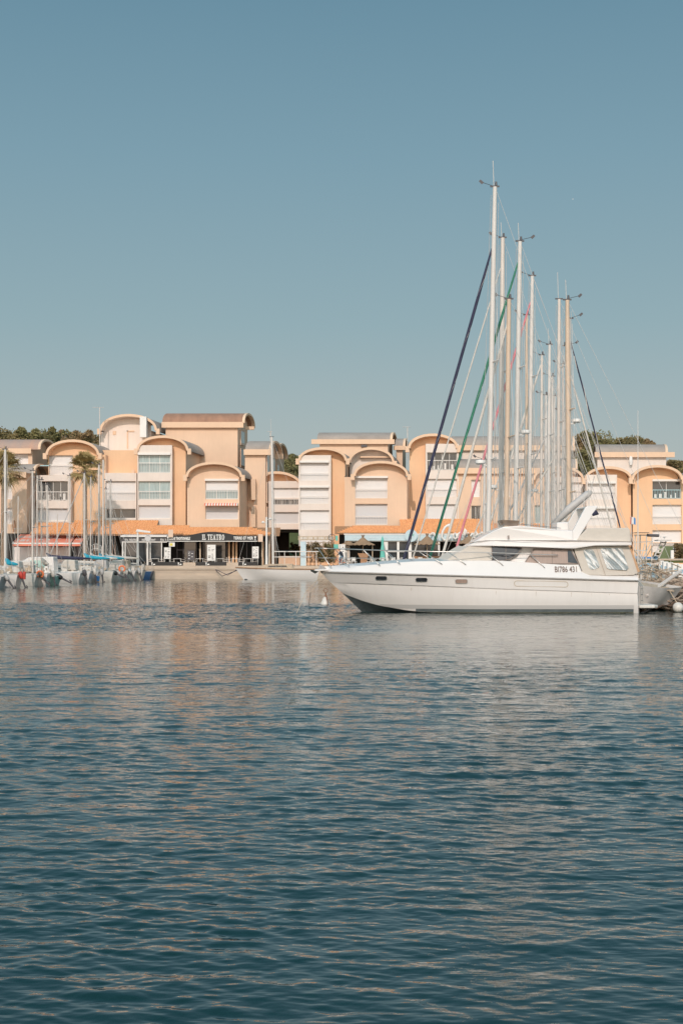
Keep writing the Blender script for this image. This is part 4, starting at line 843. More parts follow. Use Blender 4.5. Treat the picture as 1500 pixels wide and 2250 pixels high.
fb.build('frame', M['orangep'], t); sd = MB(); sd.box(px_ + .08, px_ + .32, y - .07, y + .07, GZ + .88, GZ + .93); sd.build('saddle', M['black'], t); hb = MB(); hb.tube([(px_ - .38, y, GZ + .95), (px_ - .36, y, GZ + 1.05), (px_ - .42, y - .25, GZ + 1.07)], .018, 5).tube([(px_ - .36, y, GZ + 1.05), (px_ - .42, y + .25, GZ + 1.07)], .018, 5); hb.build('handlebar', M['steel'], t)
def skinned(name, joints, edges, mtl, par, org):
    # one continuous body grown from joints (x, y, z, radius)
    me = bpy.data.meshes.new(name); me.from_pydata([tuple(Vector(j[:3]) - Vector(org)) for j in joints], edges, []); o = bpy.data.objects.new(name, me); COL.objects.link(o); o.parent = par
    md = o.modifiers.new('skin', 'SKIN'); md.use_smooth_shade = True
    for i, j in enumerate(joints): me.skin_vertices[0].data[i].radius = (j[3], j[3]); me.skin_vertices[0].data[i].use_root = (i == 0)
    o.modifiers.new('subdivision', 'SUBSURF').render_levels = 1; me.materials.append(mtl); return o
def person(loc, label, jac, tro, pose, face=1, hair='wood'):
    # pose: dict of joints in metres relative to loc; drawn as one joined body with tapered limbs, clothes as children
    t = thing('person', label, 'person', loc); X = Vector(loc); J = {k: X + Vector(v) for k, v in pose.items()}
    hip = (J['hipl'] + J['hipr']) / 2; js = [(*hip, .12), (*hip.lerp(J['neck'], .5), .12), (*J['neck'], .06), (*(J['head'] - Vector((0, 0, .06))), .07), (*(J['head'] + Vector((0, 0, .07))), .085)]; es = [(0, 1), (1, 2), (2, 3), (3, 4)]
    for s in 'lr':
        n = len(js); d = (J['wri' + s] - J['elb' + s]).normalized(); js += [(*J['sho' + s], .055), (*J['elb' + s], .04), (*J['wri' + s], .028), (*(J['wri' + s] + d * .07), .036)]; es += [(2, n), (n, n + 1), (n + 1, n + 2), (n + 2, n + 3)]
        for k in range(5): js.append((*(J['wri' + s] + d * (.15 - abs(k - 2) * .014) + Vector((0, (k - 2) * .02, -.03))), .008)); es.append((n + 3, len(js) - 1))
        n = len(js); js += [(*J['hip' + s], .09), (*J['kne' + s], .055), (*J['ank' + s], .038), (*(J['ank' + s] + Vector((-.12 * face, 0, -.06))), .03)]; es += [(0, n), (n, n + 1), (n + 1, n + 2), (n + 2, n + 3)]
    n = len(js); js.append((*(J['head'] + Vector((-.11 * face, 0, 0))), .015)); es.append((3, n))
    skinned('body', js, es, M['skin'], t, X)
    h = MB(); h.lathe([(.075, .0), (.1, .03), (.098, .08), (.07, .125), (.0, .145)], J['head'] + Vector((.015 * face, 0, 0)), 12, 1.05, .95); h.build('hair', M[hair], t, smooth=True)
    c = MB(); c.tube([hip, hip.lerp(J['neck'], .35), hip.lerp(J['neck'], .75), J['neck'], J['neck'] + Vector((0, 0, .03))], [.15, .155, .185, .11, .06], 12)
    for s in 'lr': c.tube([J['sho' + s].lerp(J['neck'], .3), J['sho' + s], J['elb' + s], J['wri' + s]], [.085, .075, .052, .036], 8)
    c.build('jacket', M[jac], t, smooth=True)
    q = MB(); q.tube([hip + Vector((0, 0, .06)), hip - Vector((0, 0, .05))], [.155, .14], 12)
    for s in 'lr': q.tube([J['hip' + s], J['kne' + s], J['ank' + s]], [.098, .068, .05], 8)
    q.build('trousers', M[tro], t, smooth=True)
    for s in 'lr': MB().tube([J['ank' + s] + Vector((.05 * face, 0, -.05)), J['ank' + s] + Vector((-.08 * face, 0, -.06)), J['ank' + s] + Vector((-.18 * face, 0, -.07))], [.045, .045, .03], 8).build('shoe', M['white'], t, smooth=True)
    return t
person((px_, y, GZ), 'cyclist in a dark jacket and blue jeans riding an orange bicycle', 'jacket', 'denim', dict(head=(-.12, 0, 1.66), neck=(-.04, 0, 1.47), shol=(-.04, -.19, 1.42), shor=(-.04, .19, 1.42), elbl=(-.2, -.22, 1.2), elbr=(-.2, .22, 1.2), wril=(-.37, -.22, 1.09), wrir=(-.37, .22, 1.09), hipl=(.18, -.09, .98), hipr=(.18, .09, .98), knel=(-.12, -.1, .68), kner=(-.05, .1, .84), ankl=(-.02, -.1, .24), ankr=(.06, .1, .46)))

# ------------------------------------------------------------------ lamps
def lamp(px, ptop, y, label, kind):
    t = thing('street_lamp', label, 'street lamp', P(px, 1243, y), 0, 'white lamps on the promenade'); p = P(px, ptop, y); MB().tube([(p.x, y, GZ), (p.x, y, GZ + 2), p], [.14, .11, .09], 10).build('pole', M['white'], t)
    if kind == 'T':
        h = MB(); h.prism([(p.x - .2, y - .2, p.z - .02), (p.x + 1.35, y - .2, p.z - .16), (p.x + 1.35, y - .2, p.z + .02), (p.x - .05, y - .2, p.z + .24)], (0, .4, 0)); h.build('lamp_head', M['white'], t, bevel=.03)
    else:
        for s, dz in ((-1, -.55), (1, -.2)):
            MB().tube([(p.x, y, p.z + dz - .1), (p.x + s * .28, y, p.z + dz)], .03, 5).build('arm', M['white'], t); MB().lathe([(0, -.13), (.12, -.1), (.17, .0), (.12, .1), (0, .13)], (p.x + s * .36, y, p.z + dz), 10).build('lamp_globe', M['white'], t, smooth=True)
lamp(302.5, 1168, 147.6, 'white lamp post with a flat tilted head in front of the glass annex', 'T'); lamp(585.5, 1136, 147.6, 'white lamp post with two round globes beside the sailboat mast', 'two')
t = thing('round_sign', 'blank round grey sign on a pole in front of the glass annex', 'sign', P(325, 1243, 148.0)); p = P(325, 1183, 148); MB().tube([(p.x, 148, GZ), p], .06, 6).build('pole', M['rail'], t); MB().prism([(p.x + .32 * math.cos(6.28 * i / 18), 147.9, p.z + .32 * math.sin(6.28 * i / 18)) for i in range(18)], (0, .06, 0)).build('disc', M['shutg'], t)
for i, (px, py, lab) in enumerate(((375, 1170, 'pale round disc sign at the left end of the black sign'), (572, 1180, 'rectangular pale flap hanging off the right end of the black sign'))):
    p = P(px, py, 149.3); MB().box(p.x - .25, p.x + .25, 149.3, 149.4, p.z - .5, p.z + .3).build('hanging_sign', M['pink']); tag([o for o in bpy.data.objects if o.name.startswith('hanging_sign')][-1], lab, 'sign')
rl = MB(); p0, p1 = P(598, 1212, 148.3), P(700, 1212, 148.3)
rl.tube([p0, p1], .05, 6)
for px in (600, 625, 650, 672, 695): q = P(px, 1212, 148.3); rl.tube([(q.x, 148.3, GZ), q], .035, 5)
tag(rl.build('railing', M['rail']), 'white pipe railing on the promenade right of the lamp with two globes', 'railing')
bush(648, 1195, 1222, 30, 168, 'green shrub seen through the dark passage', 9, n=700, leaf=.2)
tag(BX(612, 1222, 660, 1243.3, 160.5, 160.8).build('garden_wall', M['peach']), 'low peach wall at the back of the dark passage', 'wall')
# palms
def palm(px, ptopt, y, rw, label, seed, w=.42):
    rnd = random.Random(seed); top = P(px, ptopt, y); bx = P(px - 1.5 if seed == 2 else px, 1243, y); t = thing('palm_tree', label, 'palm tree', (bx.x, y, GZ), 0, 'palms on the promenade')
    pts = [Vector((bx.x + (top.x - bx.x) * f, y, GZ + (top.z - GZ) * f)) for f in [i / 40 for i in range(41)]]
    MB().tube(pts, [w * (.62 - .18 * i / 40) * (1 + .06 * (i % 2)) for i in range(41)], 10).build('trunk', M['trunk'], t)
    cb = MB()
    for i in range(78):
        el = rnd.choice([rnd.uniform(20, 85), rnd.uniform(-20, 40), rnd.uniform(-65, -10)]); az = rnd.uniform(0, 360); L = rw * rnd.uniform(.40, .58)
        d = Vector((math.cos(R(az)) * math.cos(R(el)), math.sin(R(az)) * math.cos(R(el)), math.sin(R(el)))); hub = top + d * L; cb.tube([top, top + d * L * .55 + Vector((0, 0, .05)), hub], [.03, .02, .015], 3, False)
        side = d.cross(Vector((0, 0, 1)));
        if side.length < .1: side = Vector((1, 0, 0))
        side.normalize(); up = side.cross(d)
        for k in range(15):
            a = R(-100 + 200 * k / 14); f = (d * math.cos(a * .82) + side * math.sin(a * .82) + up * .12).normalized(); l2 = rw * .46 * rnd.uniform(.8, 1.1); e1 = hub + f * l2 * .6; e2 = hub + f * l2 + Vector((0, 0, -l2 * rnd.uniform(.15, .5))); n_ = f.cross(up).normalized() * .045
            cb.add([hub - n_ * .3, hub + n_ * .3, e1 + n_, e1 - n_, e2], [(0, 1, 2, 3), (3, 2, 4)])
    cb.build('crown', M['leafpalm'], t)
palm(187, 1030, 147.8, 2.3, 'fan palm with a shaggy crown in front of the orange arched block', 1); palm(9, 1032, 147.2, 2.6, 'taller fan palm cut off by the left edge', 2, .52)
# ------------------------------------------------------------------ the white motor yacht (local x runs aft from the stem, -y is the side we see)
YY = 61.0; XB = (705 - 750) * YY / F
yt = thing('motor_yacht', 'large white flybridge motor yacht moored side on with its bow to the left', 'motor yacht', (XB, YY, 0))
def yx(p): return (p - 703.5) / 52.97
def yz(p): return (1348 - p) / 52.97
def curve(pts, u):                                     # smooth interpolation through (u, value)
    xs = [p[0] for p in pts]; ys = [p[1] for p in pts]; return float(np.interp(u, xs, ys))
NU = 44; us = [(i / (NU - 1)) ** 1.35 for i in range(NU)]
LEN = yx(1404)
def smooth_b(xx, x0, bmax, bend, ltaper=6.2, p=.62):
    s = max(0.0, min(1.0, (xx - x0) / ltaper)); b = bmax * math.sin(s * math.pi / 2) ** p
    tail = max(0.0, (xx - 8.5) / (LEN - 8.5)); return b - (bmax - bend) * tail ** 1.6
def rail(x0, z0, zpts, bmax, bend, lt, p, xend):
    out = []
    for u in us:
        x = x0 + (xend - x0) * u; z = curve(zpts, x); out.append((x, smooth_b(x, x0, bmax, bend, lt, p), z))
    return out
zr = [(0, yz(1256)), (2.2, yz(1258.5)), (7.5, yz(1266)), (LEN, yz(1275))]
zk = [(.42, yz(1281)), (4.3, yz(1287)), (7.5, yz(1293.5)), (LEN, yz(1304))]
zc = [(.9, .80), (1.14, .70), (1.8, .46), (2.5, .27), (3.7, .08), (4.6, .01), (LEN, .0)]
zbt = [(1.75, -.05), (3, -.3), (LEN, -.35)]
RR = [rail(0, 0, zr, 2.0, 1.80, 6.4, .80, LEN), rail(.0, 0, [(a, b - .06) for a, b in zr], 1.98, 1.78, 6.4, .82, LEN), rail(.40, 0, zk, 1.93, 1.77, 6.4, .90, LEN - .12), rail(.44, 0, [(a, b - .035) for a, b in zk], 1.90, 1.745, 6.4, .93, LEN - .12)]
ch = rail(.92, 0, zc, 1.75, 1.64, 6.6, 1.2, LEN - .18); ke = rail(1.8, 0, zbt, .9, 1.2, 6.6, 1.6, LEN - .2)
def mirrored(a, sgn): return [(x, sgn * y, z) for x, y, z in a]
hb = MB()
mids = []
for f in (.33, .66): mids.append([(p[0] + (q[0] - p[0]) * f, (p[1] + (q[1] - p[1]) * f) + .05 * math.sin(math.pi * f), p[2] + (q[2] - p[2]) * f) for p, q in zip(RR[3], ch)])
topside = [RR[1], RR[2]]; low = [RR[2], RR[3]] + mids + [ch]
for sg in (-1, 1):
    a = [mirrored(r, sg) for r in topside]; b = [mirrored(r, sg) for r in low]
    if sg > 0: a, b = a[::-1], b[::-1]
    hb.loft(a); hb.loft(b)
# transom, raked aft towards the water and slightly rounded
tr = []
for r in (RR[1], RR[2], RR[3], mids[0], mids[1], ch):
    x, b, z = r[-1]; tr.append([(x + .30 * (1 - ((k / 5 - 1)) ** 2) + (zr[-1][1] - z) * .16, b * (k / 5 - 1), z) for k in range(11)])
tr0 = [[(RRi[-1][0], RRi[-1][1] * -1, RRi[-1][2])] + row + [(RRi[-1][0], RRi[-1][1], RRi[-1][2])] for RRi, row in zip((RR[1], RR[2], RR[3], mids[0], mids[1], ch), tr)]
hb.loft(tr0)
hull = hb.build('hull', M['gelhull'], yt, smooth=True, local=True, auto=28)
bt = MB()
for sg in (-1, 1):
    a = [mirrored(r, sg) for r in (ch, ke)]
    bt.loft(a if sg < 0 else a[::-1])
bt.loft([mirrored(ke, -1), mirrored(ke, 1)]); bt.prism([(LEN - .2, -1.6, 0.01), (LEN + .25, -1.5, 0), (LEN + .25, 1.5, 0), (LEN - .2, 1.6, 0.01)], (0, 0, -.4))
bt.build('bottom', M['antifoul'], hull, smooth=True, local=True, auto=40)
# boot stripes: proud bands just above the chine
def band(z0, z1, xs, name, m, off=.012, par=hull):
    mb = MB(); lo = []; hi = []
    for i in range(40):
        x = xs + (LEN - .17 - xs) * i / 39
        def bb(z):
            prev = None
            rails = [RR[3], mids[0], mids[1], ch]; pts = []
            for r in rails: pts.append((float(np.interp(x, [p[0] for p in r], [p[2] for p in r])), float(np.interp(x, [p[0] for p in r], [p[1] for p in r]))))
            pts.sort(); return float(np.interp(z, [p[0] for p in pts], [p[1] for p in pts]))
        zc_ = float(np.interp(x, [p[0] for p in ch], [p[2] for p in ch])) + .012; za_ = max(z0, zc_); zb_ = max(z1, za_ + .002); lo.append((x, -(bb(za_) + off), za_)); hi.append((x, -(bb(zb_) + off), zb_))
    mb.loft([hi, lo]); mb.loft([[(x, -y, z) for x, y, z in lo], [(x, -y, z) for x, y, z in hi]]); return mb.build(name, m, par, smooth=True, local=True)
band(.175, .335, 2.5, 'grey_boot_stripe', mat('stripe_light_grey', (.56, .53, .51), .35)); band(.03, .165, 4.0, 'dark_boot_stripe', mat('stripe_dark_grey', (.13, .15, .155), .4, .2, 2))
band(.0, .045, 4.4, 'scum_line', mat('weed_scum', (.10, .10, .06), .9, .5, 6), .02)
_sr = random.Random(5); _st = MB()
for _px, _q in ((1090, 1296), (1178, 1297), (1256, 1299), (1301, 1301), (905, 1289), (1340, 1302), (1015, 1284), (840, 1277)):
    _x = yx(_px); _z = yz(_q); _w = _sr.uniform(.006, .014); _h = _sr.uniform(.1, .26)
    def _bb(z):
        pts = sorted((float(np.interp(_x, [p[0] for p in r], [p[2] for p in r])), float(np.interp(_x, [p[0] for p in r], [p[1] for p in r]))) for r in [RR[3]] + mids + [ch]); return float(np.interp(z, [p[0] for p in pts], [p[1] for p in pts]))
    _st.add([(_x - _w, -(_bb(_z) + .006), _z - .06), (_x + _w, -(_bb(_z) + .006), _z - .06), (_x + _w * .3, -(_bb(_z - _h) + .006), _z - _h), (_x - _w * .3, -(_bb(_z - _h) + .006), _z - _h)], [(3, 2, 1, 0)])
_st.build('drain_stain', mat('drain_stain', (.52, .44, .37), .5), hull, local=True)['kind'] = 'stuff'
# rubbing strake
rs = MB(); 
for sg in (-1, 1): rs.tube([(x, sg * (b + .012), z - .03) for x, b, z in RR[0]], .035, 6)
rs.build('rubbing_strake', mat('rubrail_grey', (.36, .32, .29), .5, .1, 2), hull, smooth=True, local=True)
# decks
zd = [(0, yz(1253)), (1.2, yz(1246)), (3.9, yz(1233.5)), (7.5, yz(1232)), (10.5, yz(1243)), (11.0, yz(1262)), (LEN, yz(1264))]
d0 = [(x, b, z) for x, b, z in RR[0]]; d1 = [(x, max(0, b - .05), z + .06) for x, b, z in RR[0]]
d2 = [(x + .03, max(0, b * .93 - .14), min(curve(zd, x), curve(zd, x) if x > 1 else 9) + .0) for x, b, z in RR[0]]
d3 = [(x, b * .45, z + .09) for x, b, z in d2]; d4 = [(x, 0, z + .12) for x, b, z in d2]
dk = MB()
for sg in (-1, 1):
    a = [mirrored(r, sg) for r in (d4, d3, d2, d1, d0)]; dk.loft(a if sg < 0 else a[::-1])
dk.prism([(LEN, -1.7, yz(1264)), (LEN, 1.7, yz(1264)), (LEN + .02, 1.7, yz(1277)), (LEN + .02, -1.7, yz(1277))], (.02, 0, 0))
dk.build('deck', M['gel'], yt, smooth=True, local=True, auto=35)
# superstructure: side profiles with tumblehome
def house(name, prof, bf, m, par=yt, bevel=.03, smooth=False, local=True):
    mb = MB(); n = len(prof); a = [(yx(p), -bf(yx(p), yz(q)), yz(q)) for p, q in prof]; b = [(x, -y, z) for x, y, z in a]
    mb.add(a + b, [tuple(range(n)), tuple(range(2 * n - 1, n - 1, -1))] + [((i + 1) % n, i, n + i, n + (i + 1) % n) for i in range(n)]); return mb.build(name, m, par, local=True, bevel=bevel)
def bcab(x, z): s = max(0, min(1, (x - 4.9) / 3.2)); return (1.05 + .62 * math.sin(s * math.pi / 2)) - (z - 2.0) * .22
cab = house('cabin', [(983, 1238), (1002, 1222), (1033, 1199), (1100, 1196), (1262, 1196), (1262, 1207), (1283, 1264), (1100, 1262), (990, 1246)], bcab, M['gel'])
def plate(name, prof, bf, m, par, off=.012, th=.02, sides=(-1, 1)):
    mb = MB()
    for sg in sides:
        a = [(yx(p), sg * (bf(yx(p), yz(q)) + off), yz(q)) for p, q in prof]; b = [(x, y - sg * th, z) for x, y, z in a]; n = len(a)
        fs = [tuple(range(n)), tuple(range(2 * n - 1, n - 1, -1))] + [((i + 1) % n, i, n + i, n + (i + 1) % n) for i in range(n)]
        mb.add(a + b, fs if sg < 0 else [f[::-1] for f in fs])
    return mb.build(name, m, par, local=True)
# beige windscreen canvas wraps the front half
wc = MB(); prof = [(985, 1232), (1002, 1219.5), (1034, 1200.5), (1083, 1199.5), (1083, 1232)]
a = [(yx(p) - .02, -(bcab(yx(p), yz(q)) + .02), yz(q) + .015) for p, q in prof]; b = [(x, -y, z) for x, y, z in a]; mid_ = [(a[i][0] - .35, 0, a[i][2] + .03) for i in range(3)]
wc.add(a, [(0, 1, 2, 3, 4)]); wc.add(b, [(4, 3, 2, 1, 0)]); wc.loft([a[:3], [(x + .09 - .30, y * .5, z) for x, y, z in a[:3]], mid_, [(x + .09 - .30, -y * .5, z) for x, y, z in a[:3]], b[:3]])
wc.build('windscreen_cover', M['beige'], cab, local=True)
M['yglass'] = mat('yacht_window_tinted', (.035, .035, .04), .05, .5, 2, spec=.9); M['ycurtain'] = mat('yacht_window_brown_curtain', (.36, .25, .20), .25, .12, 3, spec=.8, stretch=(6, 1, .3))
def win(prof, frame_prof, m, name='window'):
    f = plate(name, frame_prof, bcab, M['trimbrown'], cab, .014); plate('pane', prof, bcab, m, f, .028); return f
M['trimbrown'] = mat('window_rubber_trim', (.20, .15, .125), .5)
win([(1084, 1201), (1148, 1203.5), (1146, 1208), (1134, 1220), (1122, 1227), (1108, 1230.5), (1084, 1231)], [(1083, 1200), (1135, 1200.5), (1150, 1203), (1148, 1208), (1136, 1221), (1123, 1228.5), (1109, 1232), (1083, 1232)], M['yglass'])
f = win([(1155, 1238), (1178, 1208), (1257, 1209.5), (1272, 1238)], [(1151, 1240.5), (1175.5, 1205.5), (1259, 1207), (1276, 1240.5)], M['ycurtain'])
plate('mullion', [(1215, 1208), (1216.2, 1208), (1216.2, 1238.5), (1215, 1238.5)], bcab, M['trimbrown'], f, .036); plate('aft_pane', [(1250, 1209.5), (1257, 1209.6), (1272, 1238), (1250, 1236)], bcab, M['yglass'], f, .034)
plate('mullion', [(1113, 1201), (1114, 1201), (1114, 1230), (1113, 1230)], bcab, M['trimbrown'], [c for c in cab.children if c.name.startswith('window') and not c.name.startswith('windscreen')][0], .036)
# name of the maker left off; registration number
def ylet(s, x0, x1, y0, y1, bf, par, m, off=.02, bold=.02, shear=0, nm='lettering'):
    vs, fs = text_mb(s, 1, 1, bold, shear); mb = MB(); xa, xb, za, zb = yx(x0), yx(x1), yz(y1), yz(y0)
    mb.add([(xa + (xb - xa) * a, -(bf(xa + (xb - xa) * a, za + (zb - za) * b) + off), za + (zb - za) * b) for a, b in vs], fs); return mb.build(nm, m, par, local=True)
def bdeck(x, z):
    i0 = [float(np.interp(x, [p[0] for p in d1], [p[k] for p in d1])) for k in (1, 2)]; i1 = [float(np.interp(x, [p[0] for p in d2], [p[k] for p in d2])) for k in (1, 2)]
    f = (z - i0[1]) / max(.01, i1[1] - i0[1]); return i0[0] + (i1[0] - i0[0]) * max(0, min(1, f))
ylet('BI786 431', 1220, 1269, 1244.3, 1257.3, bdeck, yt, mat('number_brown', (.15, .095, .075), .5), .03, .008)
# flybridge: brow, coaming and overhang
def bfly(x, z): s = max(0, min(1, (x - 5.9) / 2.6)); return (1.15 + .62 * math.sin(s * math.pi / 2)) + (.03 if z < 3.0 else 0) - max(0, z - 3.0) * .28
fl = house('flybridge', [(1029, 1200), (1040, 1193.5), (1060, 1188), (1090, 1186.5), (1262, 1186.5), (1390, 1190), (1390, 1198.5), (1309, 1199), (1263, 1205.5), (1240, 1205), (1150, 1201.5), (1083, 1199.8)], bfly, M['gel'], bevel=.035)
co = house('coaming', [(1042, 1192), (1062, 1179), (1085, 1167), (1108, 1157), (1146, 1154), (1185, 1158), (1236, 1164), (1262, 1165), (1262, 1187.4), (1100, 1187.2), (1055, 1189)], lambda x, z: bfly(x, z) - .06, M['gel'], bevel=.05)
plate('vent', [(1117, 1176), (1121, 1176), (1121, 1184), (1117, 1184)], lambda x, z: bfly(x, z) - .06, M['trimbrown'], co)
ln = MB(); ln.tube([(yx(p), -(bfly(yx(p), yz(q)) + .004), yz(q)) for p, q in ((1048, 1190), (1070, 1187.4), (1150, 1187.2), (1262, 1187.3), (1388, 1190.5))], .012, 4); ln.build('seam', mat('seam_grey', (.4, .35, .32), .6), fl, local=True)
# tinted deflector on the coaming
df = MB(); df.loft([[(yx(1106), -.5, yz(1141)), (yx(1108), -1.15, yz(1141)), (yx(1146), -1.3, yz(1143))], [(yx(1112), -.5, yz(1154)), (yx(1114), -1.1, yz(1154)), (yx(1142), -1.22, yz(1155.5))]]); df.loft([[(yx(1106), .5, yz(1141)), (yx(1106), -.5, yz(1141))], [(yx(1112), .5, yz(1154)), (yx(1112), -.5, yz(1154))]])
df.build('wind_deflector', mat('smoked_acrylic', (.22, .16, .12), .12, .2, 3, spec=.9), co, local=True)
# radar arch (two raked legs and a crossbar)
M['gel2'] = M['gel']
ar = MB()
for sg in (-1, 1):
    pr = [(1250, 1188), (1271, 1188), (1319, 1113), (1319, 1110), (1296, 1110.5), (1292, 1113)]; y0 = sg * 1.55
    a = [(yx(p), y0 - sg * (yz(q) - 3.0) * .16, yz(q)) for p, q in pr]; b = [(x, y - sg * .2, z) for x, y, z in a]; n = len(a)
    fs = [tuple(range(n)), tuple(range(2 * n - 1, n - 1, -1))] + [((i + 1) % n, i, n + i, n + (i + 1) % n) for i in range(n)]; ar.add(a + b, fs if sg < 0 else [f[::-1] for f in fs])
ar.prism([(yx(1292), -1.3, yz(1114)), (yx(1296), -1.3, yz(1110.7)), (yx(1319), -1.3, yz(1110.7)), (yx(1319), -1.3, yz(1114))], (0, 2.6, 0))
arch = ar.build('radar_arch', M['gel'], yt, local=True, bevel=.03)
an = MB(); an.tube([(yx(1304), -.9, yz(1111)), (yx(1303), -.9, yz(1072))], .018, 5).tube([(yx(1304), -.9, yz(1086)), (yx(1310), -.9, yz(1080)), (yx(1308), -.9, yz(1072))], .014, 4).tube([(yx(1306), .6, yz(1111)), (yx(1306), .6, yz(1088))], .02, 5); an.build('antenna', M['wire'], arch, local=True)
nl = MB(); nl.tube([(yx(1307), -1.35, yz(1131)), (yx(1318), -1.35, yz(1124))], [.05, .12], 10); nl.build('loudhailer', M['navy'], arch, local=True)
# helm console and seat box
house('helm_console', [(1233, 1146), (1259, 1145), (1261, 1165), (1233, 1164)], lambda x, z: .75, M['gel'], bevel=.05)
# aft flybridge canvas
fc = house('flybridge_cover', [(1268, 1187), (1294, 1160.5), (1330, 1160), (1386, 1159), (1390, 1165), (1391, 1190), (1330, 1189)], lambda x, z: 1.55 - (z - 3) * .12, M['beige'], bevel=.04)
# cockpit canvas enclosure with clear panels
def bcan(x, z): return 1.72 - (z - 1.6) * .13 - max(0, x - 12.7) * .18
en = house('cockpit_canopy', [(1263, 1205), (1309, 1198.5), (1386, 1198.5), (1396, 1226), (1409, 1258), (1395, 1264), (1340, 1265), (1284, 1263)], bcan, M['beige'], bevel=.03)
cl = bpy.data.materials.new('clear_vinyl_painted_glints'); cl.use_nodes = True; tt = cl.node_tree; bb_ = tt.nodes['Principled BSDF']
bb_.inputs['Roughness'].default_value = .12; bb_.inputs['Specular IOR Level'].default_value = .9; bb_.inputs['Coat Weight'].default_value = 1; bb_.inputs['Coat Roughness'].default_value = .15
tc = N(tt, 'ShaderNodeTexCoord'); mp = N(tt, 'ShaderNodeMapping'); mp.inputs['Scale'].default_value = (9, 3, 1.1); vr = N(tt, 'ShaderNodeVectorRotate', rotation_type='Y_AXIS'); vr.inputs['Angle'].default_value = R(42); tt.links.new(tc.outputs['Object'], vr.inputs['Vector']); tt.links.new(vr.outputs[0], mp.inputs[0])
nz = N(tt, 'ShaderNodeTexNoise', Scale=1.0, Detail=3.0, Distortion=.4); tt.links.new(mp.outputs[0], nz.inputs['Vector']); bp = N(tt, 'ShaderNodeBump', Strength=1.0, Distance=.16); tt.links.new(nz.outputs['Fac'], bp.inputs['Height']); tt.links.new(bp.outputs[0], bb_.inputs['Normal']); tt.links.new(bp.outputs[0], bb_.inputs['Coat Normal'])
rp = N(tt, 'ShaderNodeValToRGB'); rp.color_ramp.elements[0].position = .44; rp.color_ramp.elements[1].position = .60; rp.color_ramp.elements[0].color = (.30, .33, .33, 1); rp.color_ramp.elements[1].color = (.92, .88, .84, 1); tt.links.new(nz.outputs['Fac'], rp.inputs[0]); tt.links.new(rp.outputs[0], bb_.inputs['Base Color'])  # sun highlights painted as pale diagonal streaks in the vinyl's base colour
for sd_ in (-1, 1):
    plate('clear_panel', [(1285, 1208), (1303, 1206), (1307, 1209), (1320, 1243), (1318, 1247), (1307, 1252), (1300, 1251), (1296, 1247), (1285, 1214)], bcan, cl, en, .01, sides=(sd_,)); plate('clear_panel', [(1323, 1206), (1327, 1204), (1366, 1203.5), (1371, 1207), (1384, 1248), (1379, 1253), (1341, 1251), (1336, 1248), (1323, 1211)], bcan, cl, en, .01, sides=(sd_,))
plate('seam', [(1312, 1200), (1313, 1200), (1333, 1264), (1332, 1264)], bcan, mat('canvas_seam', (.45, .38, .32), .9), en, .006); plate('leather_edge', [(1387, 1200), (1390, 1200), (1410, 1256), (1405, 1258)], bcan, mat('tan_edge', (.55, .32, .18), .7), en, .012)
# portholes, recessed panel outline, exhaust
def bside(x, z): return float(np.interp(z, [curve(zk, x), curve(zr, x) - .06], [float(np.interp(x, [p[0] for p in RR[2]], [p[1] for p in RR[2]])), float(np.interp(x, [p[0] for p in RR[1]], [p[1] for p in RR[1]]))]))
def rrect(x0, x1, y0, y1, r, n=5):
    out = []
    for cx_, cy_, a0 in ((x1 - r, y1 - r, 0), (x0 + r, y1 - r, 90), (x0 + r, y0 + r, 180), (x1 - r, y0 + r, 270)):
        for i in range(n + 1): a = R(a0 + 90 * i / n); out.append((cx_ + r * math.cos(a), cy_ + r * math.sin(a)))
    return out[::-1]
for x0, x1, y0, y1, m in ((825.5, 851, 1266.5, 1275.5, 'yglass'), (913.5, 939.5, 1269.5, 1279, 'yglass'), (1000, 1027, 1272.5, 1282.5, 'ycurtain')):
    f = plate('porthole', rrect(x0, x1, y0, y1, 4.3), bside, M['steel'], hull, .035, .08); plate('pane', rrect(x0 + 1, x1 - 1, y0 + 1, y1 - 1.2, 3.6), bside, M[m], f, .045, .04)
pts = rrect(1130, 1248, 1277.3, 1289, 5.5); pts = [(x, y + (x - 1189) * .02) for x, y in pts]; ol = MB(); ol.tube([(yx(p), -(bside(yx(p), yz(q)) + .004), yz(q)) for p, q in pts + pts[:1]], .012, 4); ol.build('panel_outline', mat('brass_outline', (.5, .40, .28), .4), hull, local=True)
ex = MB(); c0 = (yx(1371.5), -1.63, .0); ex.tube([(c0[0], -1.5, .01), (c0[0], -1.67, .01)], .12, 14); ex.build('exhaust', M['black'], hull, smooth=False, local=True)
for p, q in ((1272, 1276), (1301, 1336), (714, 1302)): pass
# swim platform, ladder, pulpit, anchor
sp = MB(); sp.prism([(LEN + .1, -1.55, .2), (LEN + .75, -1.5, .2), (LEN + .95, -1.2, .2), (LEN + .95, 1.2, .2), (LEN + .75, 1.5, .2), (LEN + .1, 1.55, .2)], (0, 0, .13)); sw = sp.build('swim_platform', M['gelold'], yt, local=True, bevel=.03)
br = MB()
for y in (-1.2, 0, 1.2): br.tube([(LEN + .1, y, -.1), (LEN + .7, y, .19)], .035, 5)
br.build('bracket', M['darkgrey'], sw, local=True)
ld = MB()
for y in (-1.1, -.7): ld.tube([(LEN + .35, y, .33), (LEN + .35, y, 1.1), (LEN + .15, y, 1.35), (LEN + .02, y, 1.35)], .02, 5)
for z in (.5, .75, 1.0): ld.tube([(LEN + .35, -1.1, z), (LEN + .35, -.7, z)], .016, 4)
ld.build('ladder', M['steel'], yt, local=True)
